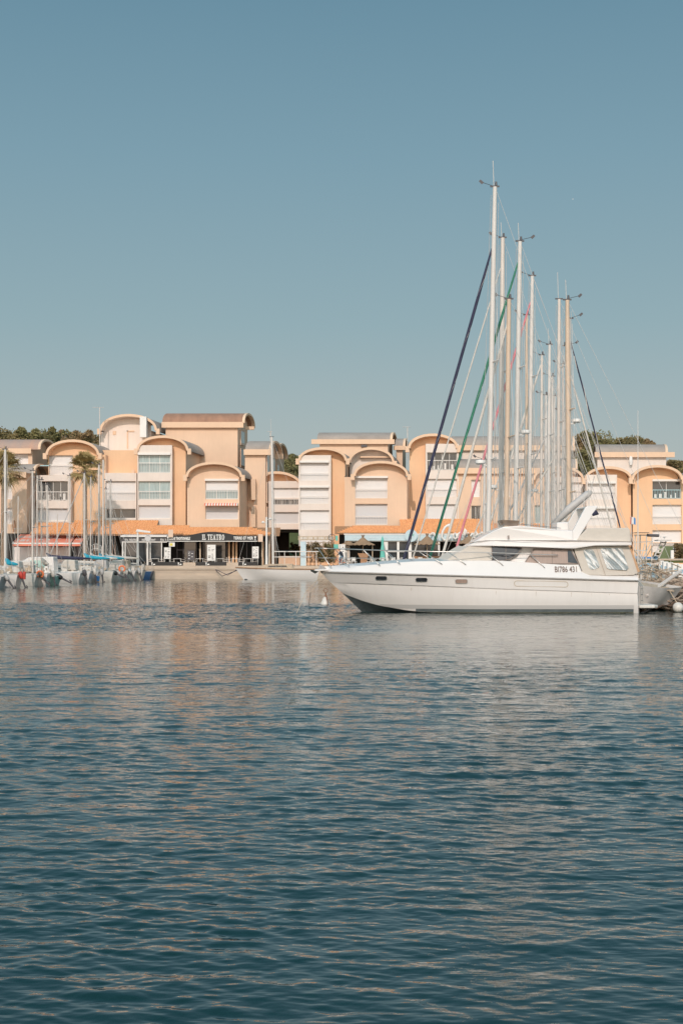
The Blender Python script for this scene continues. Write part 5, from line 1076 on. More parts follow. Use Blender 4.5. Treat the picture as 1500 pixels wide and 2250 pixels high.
pu = MB(); pu.prism([(-.28, -.16, yz(1256)), (.5, -.3, yz(1255)), (.5, .3, yz(1255)), (-.28, .16, yz(1256))], (0, 0, .07)); pu.build('bow_platform', M['gel'], yt, local=True, bevel=.02)
ac = MB(); ac.tube([(.2, 0, yz(1250)), (-.2, 0, yz(1253)), (-.36, 0, yz(1258))], .035, 6); ac.prism([(-.42, -.22, yz(1252)), (-.1, -.2, yz(1257)), (-.25, 0, yz(1262)), (-.45, 0, yz(1256))], (0, .03, .0)); ac.prism([(-.42, .22, yz(1252)), (-.1, .2, yz(1257)), (-.25, 0, yz(1262)), (-.45, 0, yz(1256))], (0, .03, 0))
ac.prism([(-.05, -.03, yz(1240)), (.25, -.03, yz(1250)), (.02, -.03, yz(1252)), (-.1, -.03, yz(1250))], (0, .06, 0)); ac.build('anchor', mat('galvanised', (.36, .34, .33), .6, .3, 6), yt, local=True)
# bow rail
def bd(x): return max(.12, float(np.interp(x, [p[0] for p in RR[0]], [p[1] for p in RR[0]])) * .93 - .1)
rl = MB(); top = []; midr = []
xs_ = [yx(697)] + [yx(p) for p in range(712, 1236, 12)]
tp = [(697, 1204), (760, 1206), (826, 1208.5), (920, 1211), (1083, 1214.5), (1150, 1217), (1234, 1220)]; mp2 = [(690, 1226), (760, 1226.5), (845, 1227), (985, 1229)]
def tz(x, arr): return curve([(yx(a), yz(b)) for a, b in arr], x)
for sg in (-1, 1):
    rl.tube([(x, sg * bd(max(.35, x)), tz(x, tp)) for x in xs_], .020, 6); rl.tube([(x, sg * bd(max(.35, x)), tz(x, mp2)) for x in xs_ if x < yx(850)], .014, 5)
    for xt, xf, yf in ((697, 728, 1248), (735, 768, 1245), (800, 836, 1243), (848, 880, 1240), (930, 972, 1240), (985, 1024, 1241), (1072, 1106, 1243), (1166, 1198, 1248)):
        a, b = yx(xt), yx(xf); rl.tube([(a, sg * bd(max(.35, a)), tz(a, tp)), (a + (b - a) * .85, sg * (bd(b) + .02), yz(yf - 5)), (b, sg * (bd(b) + .06), yz(yf))], .017, 5)
rl.tube([(xs_[0], -bd(.35), tz(xs_[0], tp)), (xs_[0] - .15, 0, tz(xs_[0], tp)), (xs_[0], bd(.35), tz(xs_[0], tp))], .02, 6); rl.build('bow_rail', M['steel'], yt, smooth=True, local=True)
hr = MB(); hr.tube([(yx(a), -(bfly(yx(a), yz(b)) - .1), yz(b)) for a, b in ((1148, 1151), (1236, 1160))], .014, 5); hr.build('handrail', M['steel'], yt, local=True)
wp = MB(); wp.tube([(yx(1146), -1.25, yz(1156)), (yx(1147), -1.25, yz(1147)), (yx(1152), -1.25, yz(1146))], .03, 6); wp.build('searchlight', M['steel'], yt, local=True)
# mooring lines and buoys
ml = MB(); ml.tube([(XB + .2, 60.9, yz(1257)), (P(672, 1300, 60).x, 60, P(672, 1300, 60).z), (P(650, 1344, 59).x, 59, -.05)], .013, 5); ml.tube([(XB + .3, 61.2, yz(1266)), (P(682, 1300, 60.5).x, 60.5, P(682, 1300, 60.5).z), (P(665, 1322, 62).x, 74, -.05)], .012, 5)
tag(ml.build('mooring_rope', M['palewood']), 'pair of slack mooring ropes running from the yacht bow down into the water', 'rope')
p = P(714, 1328, 70.0); t = thing('mooring_buoy', 'small white conical mooring buoy with a rusty chain and ring', 'buoy', (p.x, 70, 0)); MB().lathe([(.18, -.1), (.23, .0), (.22, .06), (.1, .30), (.06, .36), (0, .38)], (p.x, 70, 0), 14).build('float', M['gelold'], t, smooth=True, auto=40)
rg = MB(); rg.tube([(p.x + .02, 70, .33), (p.x + .03, 70, .6)], .03, 6); rg.tube([(p.x + .03 + .1 * math.cos(6.28 * i / 12), 70, .68 + .1 * math.sin(6.28 * i / 12)) for i in range(13)], .015, 4); rg.tube([(p.x + .04, 69.95, .5), (p.x + .12, 69.85, .15), (p.x + .12, 69.8, -.1)], .03, 5); rg.build('ring_and_chain', mat('rust', (.25, .12, .07), .9, .4, 8), t)
p = P(1489, 1342, 60.2); t = thing('round_fender', 'large round white fender floating beside the driftwood at the right edge', 'fender', (p.x, 60.2, 0)); MB().lathe([(.225 * math.sin(math.pi * i / 12), .2 - .225 * math.cos(math.pi * i / 12)) for i in range(13)], (p.x, 60.2, 0), 18).build('ball', M['gelold'], t, smooth=True); MB().tube([(p.x - .02, 60.2, .4), (p.x - .1, 60.25, .5), (p.x - .3, 60.4, .9)], .02, 5).build('rope', M['palewood'], t)

# ------------------------------------------------------------------ sailing boats
def hull_mesh(mb, L, B, fb, sheer=.18, rake=.9, tr_rake=.25, bowr=.9):
    n = 18; gun = []; ch_ = []; ke_ = []
    for i in range(n):
        u = i / (n - 1); b = B / 2 * (math.sin(min(1, u * 1.35) * math.pi / 2) ** .8) * (1 - .22 * max(0, u - .6) / .4); z = fb * (1 + sheer * (1 - u) ** 2)
        gun.append((u * L, b, z)); ch_.append((rake * .55 * (1 - u) + u * (L - tr_rake * .6), b * .93 * min(1, .25 + u * 2.2), fb * .42)); ke_.append((rake * (1 - u) + u * (L - tr_rake), b * .68 * min(1, .05 + u * 1.9), -.06))
    for sg in (-1, 1):
        a = [mirrored(r, sg) for r in (gun, ch_, ke_)]; mb.loft(a if sg < 0 else a[::-1])
    g, c, k = gun[-1], ch_[-1], ke_[-1]; mb.add([(g[0], -g[1], g[2]), (g[0], g[1], g[2]), (c[0], c[1], c[2]), (c[0], -c[1], c[2]), (k[0], k[1], k[2]), (k[0], -k[1], k[2])], [(0, 1, 2, 3), (3, 2, 4, 5)])
    return gun, ke_
def sailboat(label, loc, rz, L, B, fb, mx, mh, *, hm='gelold', group=None, top=None, mm='alu', mr=.07, furl=None, furl_from=None, stays=True, cover=None, boom=True, spread=((.55, .9),), radar=None, outboard=None, cabin='gelold', cab_h=.45, gear=1, stripe=None, ant=0, windex=1, furlr=.055, bowx=None, backstay=True, name='sailing_boat', cat='sailing boat', boomang=0, flip=1, hood=None, n=8, linew=.12):
    t = thing(name, label, cat, loc, rz, group); hb = MB(); gun, ke_ = hull_mesh(hb, L, B, fb)
    h = hb.build('hull', M[hm], t, smooth=True, local=True, auto=35)
    bb = MB()
    for sg in (-1, 1):
        a = [[(x, sg * (y * 1.0 + .012), .10) for x, y, z in ke_], [(x, sg * (y + .006), -.05) for x, y, z in ke_]]; bb.loft(a if sg < 0 else a[::-1])
    bb.build('waterline_stripe', M[stripe or 'antifoul'], h, local=True)
    d = MB(); zd_ = [z for x, y, z in gun]; d.loft([[(x, -y, z) for x, y, z in gun], [(x, 0, z + .05) for x, y, z in gun], [(x, y, z) for x, y, z in gun]])
    d.build('deck', M['gelold'], t, local=True); x0, x1 = L * .24, L * .68; bw = B * .3
    c = MB(); pf = [(x0, fb * 1.02), (x0 + .7, fb + cab_h * .8), (x0 + 1.2, fb + cab_h), (x1, fb + cab_h * 1.05), (x1 + .1, fb * 1.0)]
    c.prism([(x, -bw, z) for x, z in pf], (0, 2 * bw, 0)); cb = c.build('coachroof', M[cabin], t, local=True, bevel=.05)
    w = MB()
    for sg in (-1, 1): w.prism([(x0 + 1.2, sg * (bw + .012), fb + cab_h * .45), (x1 - .5, sg * (bw + .012), fb + cab_h * .45), (x1 - .6, sg * (bw + .012), fb + cab_h * .75), (x0 + 1.4, sg * (bw + .012), fb + cab_h * .72)], (0, -sg * .01, 0))
    w.build('window', M['glass'], cb, local=True)
    if hood: MB().prism([(x1 - .7, -bw, fb + cab_h), (x1 - .2, -bw, fb + cab_h + .6), (x1 + .7, -bw, fb + cab_h + .55), (x1 + .8, -bw, fb + .1), (x1, -bw, fb + .1)], (0, 2 * bw, 0)).build('spray_hood', M[hood], t, local=True, bevel=.08)
    if mh:
        tx = top if top is not None else mx; foot = fb + cab_h * .9 if x0 < mx < x1 else fb
        def mpos(f): return Vector((mx + (tx - mx) * f, 0, foot + (mh - foot) * f))
        m = MB().tube([mpos(i / 6) for i in range(7)], [mr * 1.05] * 5 + [mr, mr * .85], 10).build('mast', M[mm], t, smooth=True, local=True, auto=50)
        hd = MB(); q = mpos(1); hd.box(q.x - .22, q.x + .2, -.03, .03, q.z - .01, q.z + .06)
        if windex: hd.tube([q + Vector((-.1, 0, .05)), q + Vector((-.62 * flip, 0, .22))], .012, 4); hd.prism([(q.x - .6 * flip, -.01, q.z + .12), (q.x - .74 * flip, -.01, q.z + .26), (q.x - .66 * flip, -.01, q.z + .34), (q.x - .5 * flip, -.01, q.z + .2)], (0, .02, 0)); hd.tube([q + Vector((.05, 0, .05)), q + Vector((.05, 0, .24))], [.06, .045], 6)
        hd.build('masthead', M['darkgrey'], m, local=True)
        if ant: MB().tube([q + Vector((-.05, 0, .05)), q + Vector((-.09, 0, ant))], .016, 4).build('antenna', M['mastwhite'], m, local=True)
        wr = MB(); sm = MB()
        for f, sw_ in spread:
            q = mpos(f)
            for sg in (-1, 1): sm.tube([q, q + Vector((.28, sg * sw_, .05))], [.045, .03], 5)
            if stays:
                for sg in (-1, 1): wr.tube([q + Vector((.28, sg * sw_, .05)), mpos(min(.985, f + .36))], .010, 3); wr.tube([q + Vector((.28, sg * sw_, .05)), (mx + .35, sg * B * .46, fb)], .010, 3); wr.tube([mpos(f - .02), (mx + .9, sg * B * .46, fb)], .009, 3); wr.tube([mpos(f - .03), (mx - .6, sg * B * .46, fb)], .009, 3)
        sm.build('spreader', M[mm], m, local=True)
        bx = Vector((bowx if bowx is not None else .15, 0, fb * 1.2)); ft = mpos(furl_from or .97)
        if furl:
            f_ = MB(); pts = [ft.lerp(bx, i / 24) for i in range(25)]; rr_ = [furlr * (.45 + .65 * min(1, (i + 1) / 5)) if i else .02 for i in range(25)]; rr_[-1] = .03; f_.tube(pts, rr_, n, True); fo = f_.build('furled_sail', M[furl], t, smooth=True, local=True)
            k = MB(); dd = (bx - ft).normalized(); sd_ = dd.orthogonal().normalized(); s2 = dd.cross(sd_)
            k.tube([ft + dd * s * .35 + (sd_ * math.cos(s * .9) + s2 * math.sin(s * .9)) * (furlr * 1.08) for s in range(3, int((bx - ft).length / .35))], furlr * linew, 3); k.build('furling_line', M['offwhite'], fo, local=True)
        else: wr.tube([mpos(.97), bx], .014, 3)
        if backstay: wr.tube([mpos(1), (L - .1, 0, fb * 1.05)], .012, 3)
        wr.tube([mpos(.96) + Vector((mr + .06, 0, 0)), mpos(.1) + Vector((mr + .10, 0, 0))], .012, 3); wr.tube([mpos(.98) + Vector((-mr - .05, .1, 0)), (mx - .4, .1, fb)], .012, 3)
        wr.build('rigging', M['wire'], t, local=True)
        if boom:
            bz = foot + .75; e = Vector((mx + (L - mx) * .82, 0, bz + boomang)); s = Vector((mx + .1, 0, bz)); b = MB().tube([s, e], .05, 8).build('boom', M[mm], t, smooth=True, local=True)
            if cover: MB().tube([s + Vector((-.15, 0, .55)), s + Vector((.15, 0, .18)), s.lerp(e, .3) + Vector((0, 0, .12)), s.lerp(e, .7) + Vector((0, 0, .06)), e + Vector((0, 0, .03))], [.07, .2, .17, .13, .07], 8).build('sail_cover', M[cover], b, smooth=True, local=True)
        if radar: q = mpos(radar); ra = MB(); ra.tube([q, q + Vector((-.35 * flip, 0, .0))], .03, 5); ra.lathe([(0, 0), (.14, .01), (.22, .06), (.23, .12), (.2, .2), (0, .24)], q + Vector((-.42 * flip, 0, .03)), 14); ra.build('radar_dome', M['white'], m, smooth=True, local=True, auto=40)
    g = MB()
    if gear:
        zt = fb * 1.15 + .55
        for sg in (-1, 1):
            g.tube([(.0, sg * .02, zt + .1), (.5, sg * B * .2, zt + .05), (1.0, sg * B * .3, zt), (1.1, sg * B * .31, fb * 1.1)], .018, 5); g.tube([(.9, sg * B * .3, zt), (L * .5, sg * B * .48, fb + .6), (L - .9, sg * B * .42, fb + .62)], .008, 3); g.tube([(.9, sg * B * .3, zt - .28), (L * .5, sg * B * .48, fb + .3), (L - .9, sg * B * .42, fb + .32)], .008, 3)
            for f in (.3, .5, .7): g.tube([(L * f, sg * B * .47, fb), (L * f, sg * B * .47, fb + .6)], .012, 4)
            g.tube([(L - .9, sg * B * .42, fb), (L - .9, sg * B * .42, fb + .62), (L - .05, sg * B * .34, fb + .62), (L - .05, sg * B * .34, fb)], .016, 5)
        g.tube([(L - .05, -B * .34, fb + .62), (L - .05, -B * .12, fb + .62), (L - .05, -B * .12, fb)], .016, 5); g.tube([(L - .05, B * .34, fb + .62), (L - .05, B * .12, fb + .62), (L - .05, B * .12, fb)], .016, 5)
        g.build('guard_rail', M['steel'], t, local=True)
    if gear:
        rg_ = random.Random(int(L * 100 + abs(loc[0]) * 7)); dg_ = MB()
        for k in range(16): x_ = L * rg_.uniform(.35, .98); y_ = rg_.uniform(-1, 1) * B * .36; z_ = fb + rg_.uniform(0, .35); w_ = rg_.uniform(.04, .22); dg_.box(x_, x_ + w_, y_, y_ + w_ * .8, z_, z_ + rg_.uniform(.05, .4))
        for k in range(12): a_ = Vector((L * rg_.uniform(.3, 1.0), rg_.uniform(-1, 1) * B * .42, fb + rg_.uniform(0, .7))); dg_.tube([a_, a_ + Vector((rg_.gauss(0, .35), rg_.gauss(0, .2), rg_.gauss(.1, .25)))], rg_.uniform(.012, .028), 4)
        dg_.build('deck_gear', M['offwhite' if rg_.random() < .5 else 'palewood'], t, local=True)['kind'] = 'stuff'
        for k, x_ in enumerate((L * .55, L * .78)): MB().lathe([(0, 0), (.07, .04), (.09, .15), (.09, .42), (.05, .52), (.02, .55)], (x_, -B * .49 - .07, fb - .62), 10).build('fender', M['bluep' if rg_.random() < .4 else 'offwhite'], t, smooth=True, local=True)
    if outboard:
        oy, up, oc = outboard; o_ = MB(); c0 = Vector((L + .18, oy, fb * .75)); a = R(up); ux = Vector((math.sin(a), 0, -math.cos(a)))
        o_.tube([c0 - ux * .52, c0 - ux * .47, c0 - ux * .30, c0 - ux * .02, c0 + ux * .04], [.09, .17, .20, .17, .11], 8); ob = o_.build('outboard_motor', M[oc], t, smooth=True, local=True, auto=40); l_ = MB(); l_.tube([c0, c0 + ux * .45, c0 + ux * .75], [.09, .07, .06], 8); e = c0 + ux * .75; pn = Vector((ux.z * -1, 0, ux.x)); l_.prism([e + Vector((0, -.01, 0)) - ux * .1, e + pn * .12 + ux * .02, e + ux * .22, e - pn * .06 + ux * .05], (0, .03, 0))
        for k in range(3): an_ = 2.09 * k; v_ = (pn * 0 + Vector((0, math.cos(an_), 0)) + ux * math.sin(an_)) * .13; l_.tube([e + pn * .14, e + pn * .15 + v_], [.03, .04], 4)
        l_.build('outboard_leg', M['darkgrey'], ob, local=True)
    return t
# row of sailing yachts behind the motor yacht. columns: mast foot px, mast top px, mast top row, bow px, Y ...
SG = 'sailing yachts moored in a row behind the motor yacht'
def yacht_row(label, footpx, toppx, toprow, bowpx, Y, stern=None, **k):
    xf, xt, xb = (footpx - 750) * Y / F, (toppx - 750) * Y / F, (bowpx - 750) * Y / F; mh = H + (HOR - toprow) * Y / F; mx = xf - xb; L = stern or mx / .40
    return sailboat(label, (xb - .1, Y, 0), 0, L, L * .31, 1.05, mx + .1, mh, top=xt - xb + .1, group=SG, bowx=.12, n=8, **k)
yacht_row('sailing yacht with the tallest white mast and a long navy furled sail', 1070, 1087, 410, 873, 65, mm='mastwhite', mr=.115, furl='navy', furl_from=.86, furlr=.064, spread=((.30, .5), (.55, .45)), radar=.285, ant=1.2, cover='offwhite', hm='gel', flip=1, stern=11.2)
yacht_row('sailing yacht with a white mast and a green furled sail', 1130, 1142, 530, 929, 69, mm='mastwhite', mr=.115, furl='green', furl_from=.955, furlr=.06, spread=((.32, .5), (.62, .55)), radar=.42, ant=.9, cover='offwhite', flip=-1, stern=11)
yacht_row('sailing yacht with a varnished tan mast and an off-white furled sail', 1110, 1118, 657, 956, 66.5, mm='masttan', mr=.115, furl='offwhite', furl_from=.93, furlr=.06, spread=((.5, .7),), cover='teal', stern=10.5)
yacht_row('sailing yacht with a slim white mast and a pink furled sail', 1160, 1169, 606, 983, 77, mm='mastwhite', mr=.11, furl='rose', furl_from=.93, furlr=.06, spread=((.4, .5), (.66, .55)), cover='teal', flip=1, stern=11)
yacht_row('sailing yacht with a pale taupe mast close beside the tallest mast', 1099, 1104, 522, 893, 74, mm='alu', mr=.13, furl='offwhite', furl_from=.93, furlr=.035, spread=((.3, .6), (.6, .6)), radar=.25, ant=.8, stern=11.6)
yacht_row('sailing yacht with a thin pale mast just left of the pink sailed yacht mast', 1155, 1157, 692, 1000, 83, mm='masttan', mr=.09, furl='offwhite', furl_from=.6, furlr=.035, spread=((.5, .7),), stern=10)
yacht_row('sailing yacht with a short thin mast in the middle of the mast cluster', 1188, 1190, 780, 1040, 92, mm='alu', mr=.09, furl='offwhite', furlr=.07, spread=((.45, .6), (.7, .5)), radar=.36, stern=9.5)
yacht_row('sailing yacht with a white mast topped by a bracket in the mast cluster', 1203, 1207, 757, 1052, 88, mm='mastwhite', mr=.10, furl='grey', furl_from=.62, furlr=.045, spread=((.35, .6), (.6, .6)), ant=1.0, stern=9.8)
yacht_row('sailing yacht with a short mast half hidden in the thickest part of the mast cluster', 1212, 1213, 827, 1060, 96, mm='alu', mr=.09, spread=((.5, .6),), stern=9.2)
yacht_row('sailing yacht with a grey mast and dark lantern at its top', 1225, 1228, 657, 1062, 79, mm='alu', mr=.10, furl='offwhite', furl_from=.45, furlr=.035, spread=((.3, .6), (.55, .5), (.75, .4)), ant=1.5, windex=0, cover='blue', stern=11)
yacht_row('sailing yacht with a thick cream mast at the right of the mast cluster', 1250, 1246, 659, 1120, 70, mm='masttan', mr=.12, spread=((.3, .5), (.6, .5)), radar=.55, ant=1.0, flip=-1, stern=10)
yacht_row('sailing yacht with the lowest mast in the cluster', 1199, 1199, 868, 1068, 100, mm='mastwhite', mr=.08, spread=((.6, .6),), stern=9)
yacht_row('sailing yacht with a short aluminium mast between the two tall right-hand masts', 1236, 1236, 800, 1085, 104, mm='alu', mr=.09, spread=((.4, .6), (.65, .5)), stern=9.5)
yacht_row('sailing yacht with a short thin white mast just left of the tallest mast', 1063, 1064, 1010, 960, 90, mm='mastwhite', mr=.08, spread=((.6, .6),), stern=8.5)
yacht_row('sailing yacht with a thin grey mast just left of the cream mast', 1241, 1240, 905, 1100, 108, mm='alu', mr=.09, spread=((.5, .6),), stern=9.5)
yacht_row('sailing yacht with a faint pale mast behind the navy and white striped stay', 1216, 1218, 870, 1080, 112, mm='mastwhite', mr=.085, spread=((.5, .6),), stern=9.5)
# the yacht that lies the other way round: navy and white furled sail falling to the right
def rev(label, footpx, toppx, toprow, bowpx, Y, **k):
    xf, xt, xb = (footpx - 750) * Y / F, (toppx - 750) * Y / F, (bowpx - 750) * Y / F; mx = xb - xf
    return sailboat(label, (xb + .1, Y, 0), math.pi, mx / .40, mx / .4 * .31, 1.05, mx + .1, H + (HOR - toprow) * Y / F, top=xb - xt + .1, group=SG, bowx=.12, **k)
rev('sailing yacht lying bow to the right with a navy and white spiral furled sail', 1252, 1250, 700, 1392, 75, mm='alu', mr=.09, furl='navy', furl_from=.93, furlr=.036, spread=((.5, .6),), backstay=False, linew=.6)
rev('sailing yacht lying bow to the right with a plain pale furled sail', 1244, 1243, 760, 1372, 82, mm='alu', mr=.07, furl='offwhite', furl_from=.95, furlr=.045, spread=((.5, .6),), backstay=False)
# stowed boom crane behind the flybridge, flag, antenna whip
t = thing('stowed_boom', 'grey bundled boom and furled sail slanting up behind the flybridge', 'boom', P(1222, 1150, 68)); MB().tube([P(1212, 1156, 68), P(1250, 1118, 68), P(1292, 1084, 68), P(1300, 1080, 68)], [.12, .19, .17, .05], 8).build('sail_bundle', M['grey'], t, smooth=True); MB().tube([P(1226, 1156, 67.8), P(1298, 1090, 67.8)], .03, 5).build('spar', M['alu'], t); MB().tube([P(1296, 1083, 68), P(1305, 1046, 68)], .02, 4).build('halyard', M['wire'], t)
t = thing('flag', 'french tricolour flag on a thin staff beside the spiral furled sail', 'flag', P(1386, 1190, 66)); MB().tube([P(1388, 1190, 66), P(1385.5, 1134, 66)], .015, 5).build('staff', M['mastwhite'], t)
for (x0, x1, m) in ((1384, 1387.6, 'redp'), (1387.7, 1391.6, 'white'), (1391.7, 1396, 'blue')):
    mb = MB(); a, b, c, d = P(x0, 1136, 66), P(x1, 1136 + (3 if m == 'blue' else 0), 66), P(x1, 1151 + (2 if m == 'blue' else 0), 66), P(x0, 1152, 66); s_ = .05 * math.sin(x0); mb.add([a, b + Vector((0, s_, 0)), c + Vector((0, s_, 0)), d], [(0, 3, 2, 1)]); mb.add([p_ + Vector((0, .012, 0)) for p_ in (a, b, c, d)], [(0, 1, 2, 3)]); mb.build('stripe', M[m], t)
tag(MB().tube([P(1401, 1262, 66.5), P(1401, 902, 66.5)], [.035, .012], 6).build('whip_antenna', M['mastwhite']), 'very tall thin white whip antenna rising behind the cockpit canopy', 'antenna')
# the white wooden sailing boat at the quay
Yw = 141; X0 = (517 - 750) * Yw / F; Lw = (702 - 517) * Yw / F
t = sailboat('old white wooden sailing boat with a brown deck house moored along the quay', (X0, Yw, 0), 0, Lw, 2.3, 1.02, (600 - 517) * Yw / F, H + (HOR - 960) * Yw / F, top=(597 - 517) * Yw / F, mm='mastwhite', mr=.12, cabin='palewood', cab_h=.55, gear=0, boom=True, spread=((.35, .6),), ant=1.8, hm='gel', windex=0)
gn_, _k = hull_mesh(MB(), Lw, 2.3, 1.02)
for sg in (-1, 1): MB().tube([(x, sg * (y + .01), z + .02) for x, y, z in gn_], .05, 5).build('toerail', M['wood'], t, local=True)
tag(MB().tube([P(524, 1250, 142), P(500, 1264, 143.5), P(474, 1251, 145.9)], .03, 4).tube([P(524, 1252, 142), P(488, 1266, 143.5), P(474, 1253, 145.9)], .03, 4).build('mooring_rope', M['navy']), 'pair of dark mooring ropes between the quay wall and the wooden sailing boat', 'rope')

# ------------------------------------------------------------------ small boats along the left: sterns to the right
BG = 'small boats moored side by side along the left jetty'
def left_boat(label, sternpx, wl, L, mastpx, mtop, **k):
    Y = H * F / (wl - HOR); xs = (sternpx - 750) * Y / F; mh = H + (HOR - mtop) * Y / F if mastpx else 0; mx = (mastpx - 750) * Y / F - (xs - L) if mastpx else 0
    k.setdefault('B', 2.3); k.setdefault('fb', .95); B = k.pop('B'); fb = k.pop('fb')
    return sailboat(label, (xs - L, Y, 0), R(-2), L, B, fb, mx, mh, group=BG, **k)
left_boat('nearest small boat at the left edge with a blue tarpaulin and dark outboard', 12, 1293, 6.5, None, 0, hm='grey', hood='blue', outboard=(0.2, 35, 'grey'), boom=False, fb=.85)
left_boat('small white sailing boat with a long teal sail cover at the left edge', 47, 1291, 6.8, 13, 988, mr=.095, cover='teal', furl=None, mm='mastwhite', spread=((.5, .5),), outboard=(-.3, 20, 'redp'), stripe='antifoul', hm='gel')
left_boat('small white sailing boat with an orange lifebelt and a red-cowled outboard', 88, 1287, 6.8, 73, 1035, mr=.08, spread=((.45, .5),), outboard=(.2, 40, 'wood'), hood='offwhite')
left_boat('small mint green boat with a black outboard tilted up', 132, 1285.5, 4.8, None, 0, hm='mint', cabin='mint', boom=False, gear=0, cab_h=.15, fb=.75, outboard=(0, 62, 'black'))
left_boat('white cabin motorboat with mint green curtains in its big windows', 184, 1281.5, 7.6, None, 0, hm='gel', cabin='gel', cab_h=1.35, boom=False, gear=0, outboard=(0, 15, 'darkgrey'), B=2.6, fb=.9)
left_boat('white sailing boat with a navy sail cover beside the cabin motorboat', 221, 1279.5, 7.0, 104, 1066, mr=.07, spread=((.5, .5),), hm='gel', cover='navy', outboard=(0, 8, 'grey'))
left_boat('white sailing boat with a black outboard tilted right up beside the second palm', 254, 1278, 6.8, 186, 1040, mr=.08, spread=((.5, .5),), cover='teal', outboard=(0, 65, 'black'), furl='grey', furlr=.04)
left_boat('white sailing boat with an orange horseshoe lifebelt and a steel wind vane', 286, 1276, 6.8, 218, 1022, mr=.09, spread=((.5, .5),), cover='teal', outboard=(-.4, 30, 'steel'))
left_boat('cream sailing boat with a beige boom tent below the flat-headed lamp', 318, 1275, 6.8, 243, 1058, mr=.08, spread=((.5, .5),), cover='beige', outboard=None, hood='palewood', hm='gelold')
left_boat('dark blue hulled sailing boat near the end of the left row', 337, 1272.5, 6.2, 152, 1045, mr=.06, spread=((.5, .5),), hm='bluep', fb=.8, cover='offwhite', outboard=None)
left_boat('small grey inflatable with a large outboard tilted up at the end of the left row', 352, 1271, 3.8, None, 0, hm='offwhite', cabin='offwhite', cab_h=.08, gear=0, boom=False, fb=.55, B=1.7, outboard=(0, 66, 'grey'))
left_boat('white sailing boat with a rolled beige awning between the red-cowled boat and the mint boat', 112, 1286.3, 6.6, 92, 1055, mr=.05, hm='gel', spread=((.5, .5),), cover='beige', outboard=(.3, 12, 'offwhite'), hood='offwhite')
left_boat('white sailing boat with a white outboard just behind the cabin motorboat', 204, 1280.5, 6.6, None, 0, hm='gel', boom=False, outboard=(.3, 10, 'offwhite'), hood='beige', fb=1.0)
left_boat('white sailing boat with a grey spray hood left of the lifebelt boat', 270, 1277, 6.6, 200, 1048, mr=.05, hm='gel', spread=((.5, .5),), cover='offwhite', outboard=(.3, 25, 'offwhite'), hood='grey')
left_boat('white sailing boat with a tan cover between the lifebelt boat and the boom tent boat', 302, 1275.5, 6.4, 232, 1075, mr=.05, hm='gel', spread=((.5, .5),), cover='beige', outboard=(.3, 18, 'grey'), hood='offwhite')
for (px, top, foot, Y, r, lab) in ((82, 1045, 1240, 118, .05, 'second thin mast right of the near white mast on the left'), (227, 1010, 1235, 133, .08, 'tall pale mast right of the second palm'), (218, 1030, 1236, 141, .05, 'thin mast just left of the tall pale mast'), (40, 1090, 1238, 128, .05, 'short thin mast near the left edge'), (126, 1130, 1236, 138, .05, 'short pale mast over the coral awning')):
    t = thing('bare_mast', lab + ', its hull hidden', 'mast', P(px, foot, Y), 0, 'masts of boats hidden behind the left row'); a, b = P(px - 1, foot + 12, Y), P(px, top, Y); MB().tube([a, a.lerp(b, .5), b], r, 7).build('pole', M['alu' if px != 92 else 'darkgrey'], t); w = MB(); q = a.lerp(b, .55)
    w.tube([b, a + Vector((-2.4, .6, 0))], .011, 3); w.tube([b, a + Vector((2.2, .6, 0))], .011, 3); w.tube([q + Vector((-.3, -.4, 0)), q + Vector((.3, .4, 0))], .02, 4); w.build('rigging', M['wire'], t)
for (px, py, Y, lab) in ((88, 1262, 113, 'orange lifebelt hanging at the stern of the third left boat'), (268, 1250, 128, 'orange horseshoe lifebelt on the rail of the steel-vaned sailing boat')):
    p = P(px, py, Y); mb = MB(); mb.tube([(p.x + .26 * math.cos(R(a)), Y, p.z + .26 * math.sin(R(a))) for a in range(-60, 250, 20)], .075, 7); tag(mb.build('lifebelt', M['orangep'], smooth=True), lab, 'lifebelt')
for (x0, y0, x1, y1, Y, m, lab, cat, nm) in ((50, 1256, 57, 1273, 106, 'redp', 'red fuel canister hung at the stern of the second left boat', 'canister', 'canister'), (210, 1266, 219, 1277, 127, 'blue', 'pale blue bucket fender on the transom by the mint-curtained motorboat', 'bucket', 'bucket')):
    mb = MB(); a, b = P(x0, y1, Y), P(x1, y0, Y); mb.lathe([(0, 0), ((b.x - a.x) * .42, 0), ((b.x - a.x) / 2, (b.z - a.z) * .8), ((b.x - a.x) * .4, b.z - a.z), (0, b.z - a.z)], ((a.x + b.x) / 2, Y, a.z), 12); tag(mb.build(nm, M[m], smooth=False, bevel=.02), lab, cat)
# mint curtains of the cabin motorboat
mbn = [o for o in bpy.data.objects if o.get('label', '').startswith('white cabin motorboat')][0]; L_ = 7.6
w = MB(); w.box(L_ * .42, L_ * .58, -.815, -.80, 1.35, 2.0); w.build('curtain', M['mint'], [c for c in mbn.children if c.name.startswith('coachroof')][0], local=True)
# jetty behind the small boats
j = MB(); j.prism([(-31.5, 95, .45), (-30.6, 95, .45), (-26.6, 146, .45), (-27.6, 146, .45)], (0, 0, .2))
for k in range(10): x, y = -31 + 4 * k / 9.5, 97 + k * 5.1; j.tube([(x, y, -1), (x, y, 1.1)], .12, 8)
tag(j.build('jetty', M['palewood']), 'low wooden jetty behind the bows of the left boats', 'jetty')

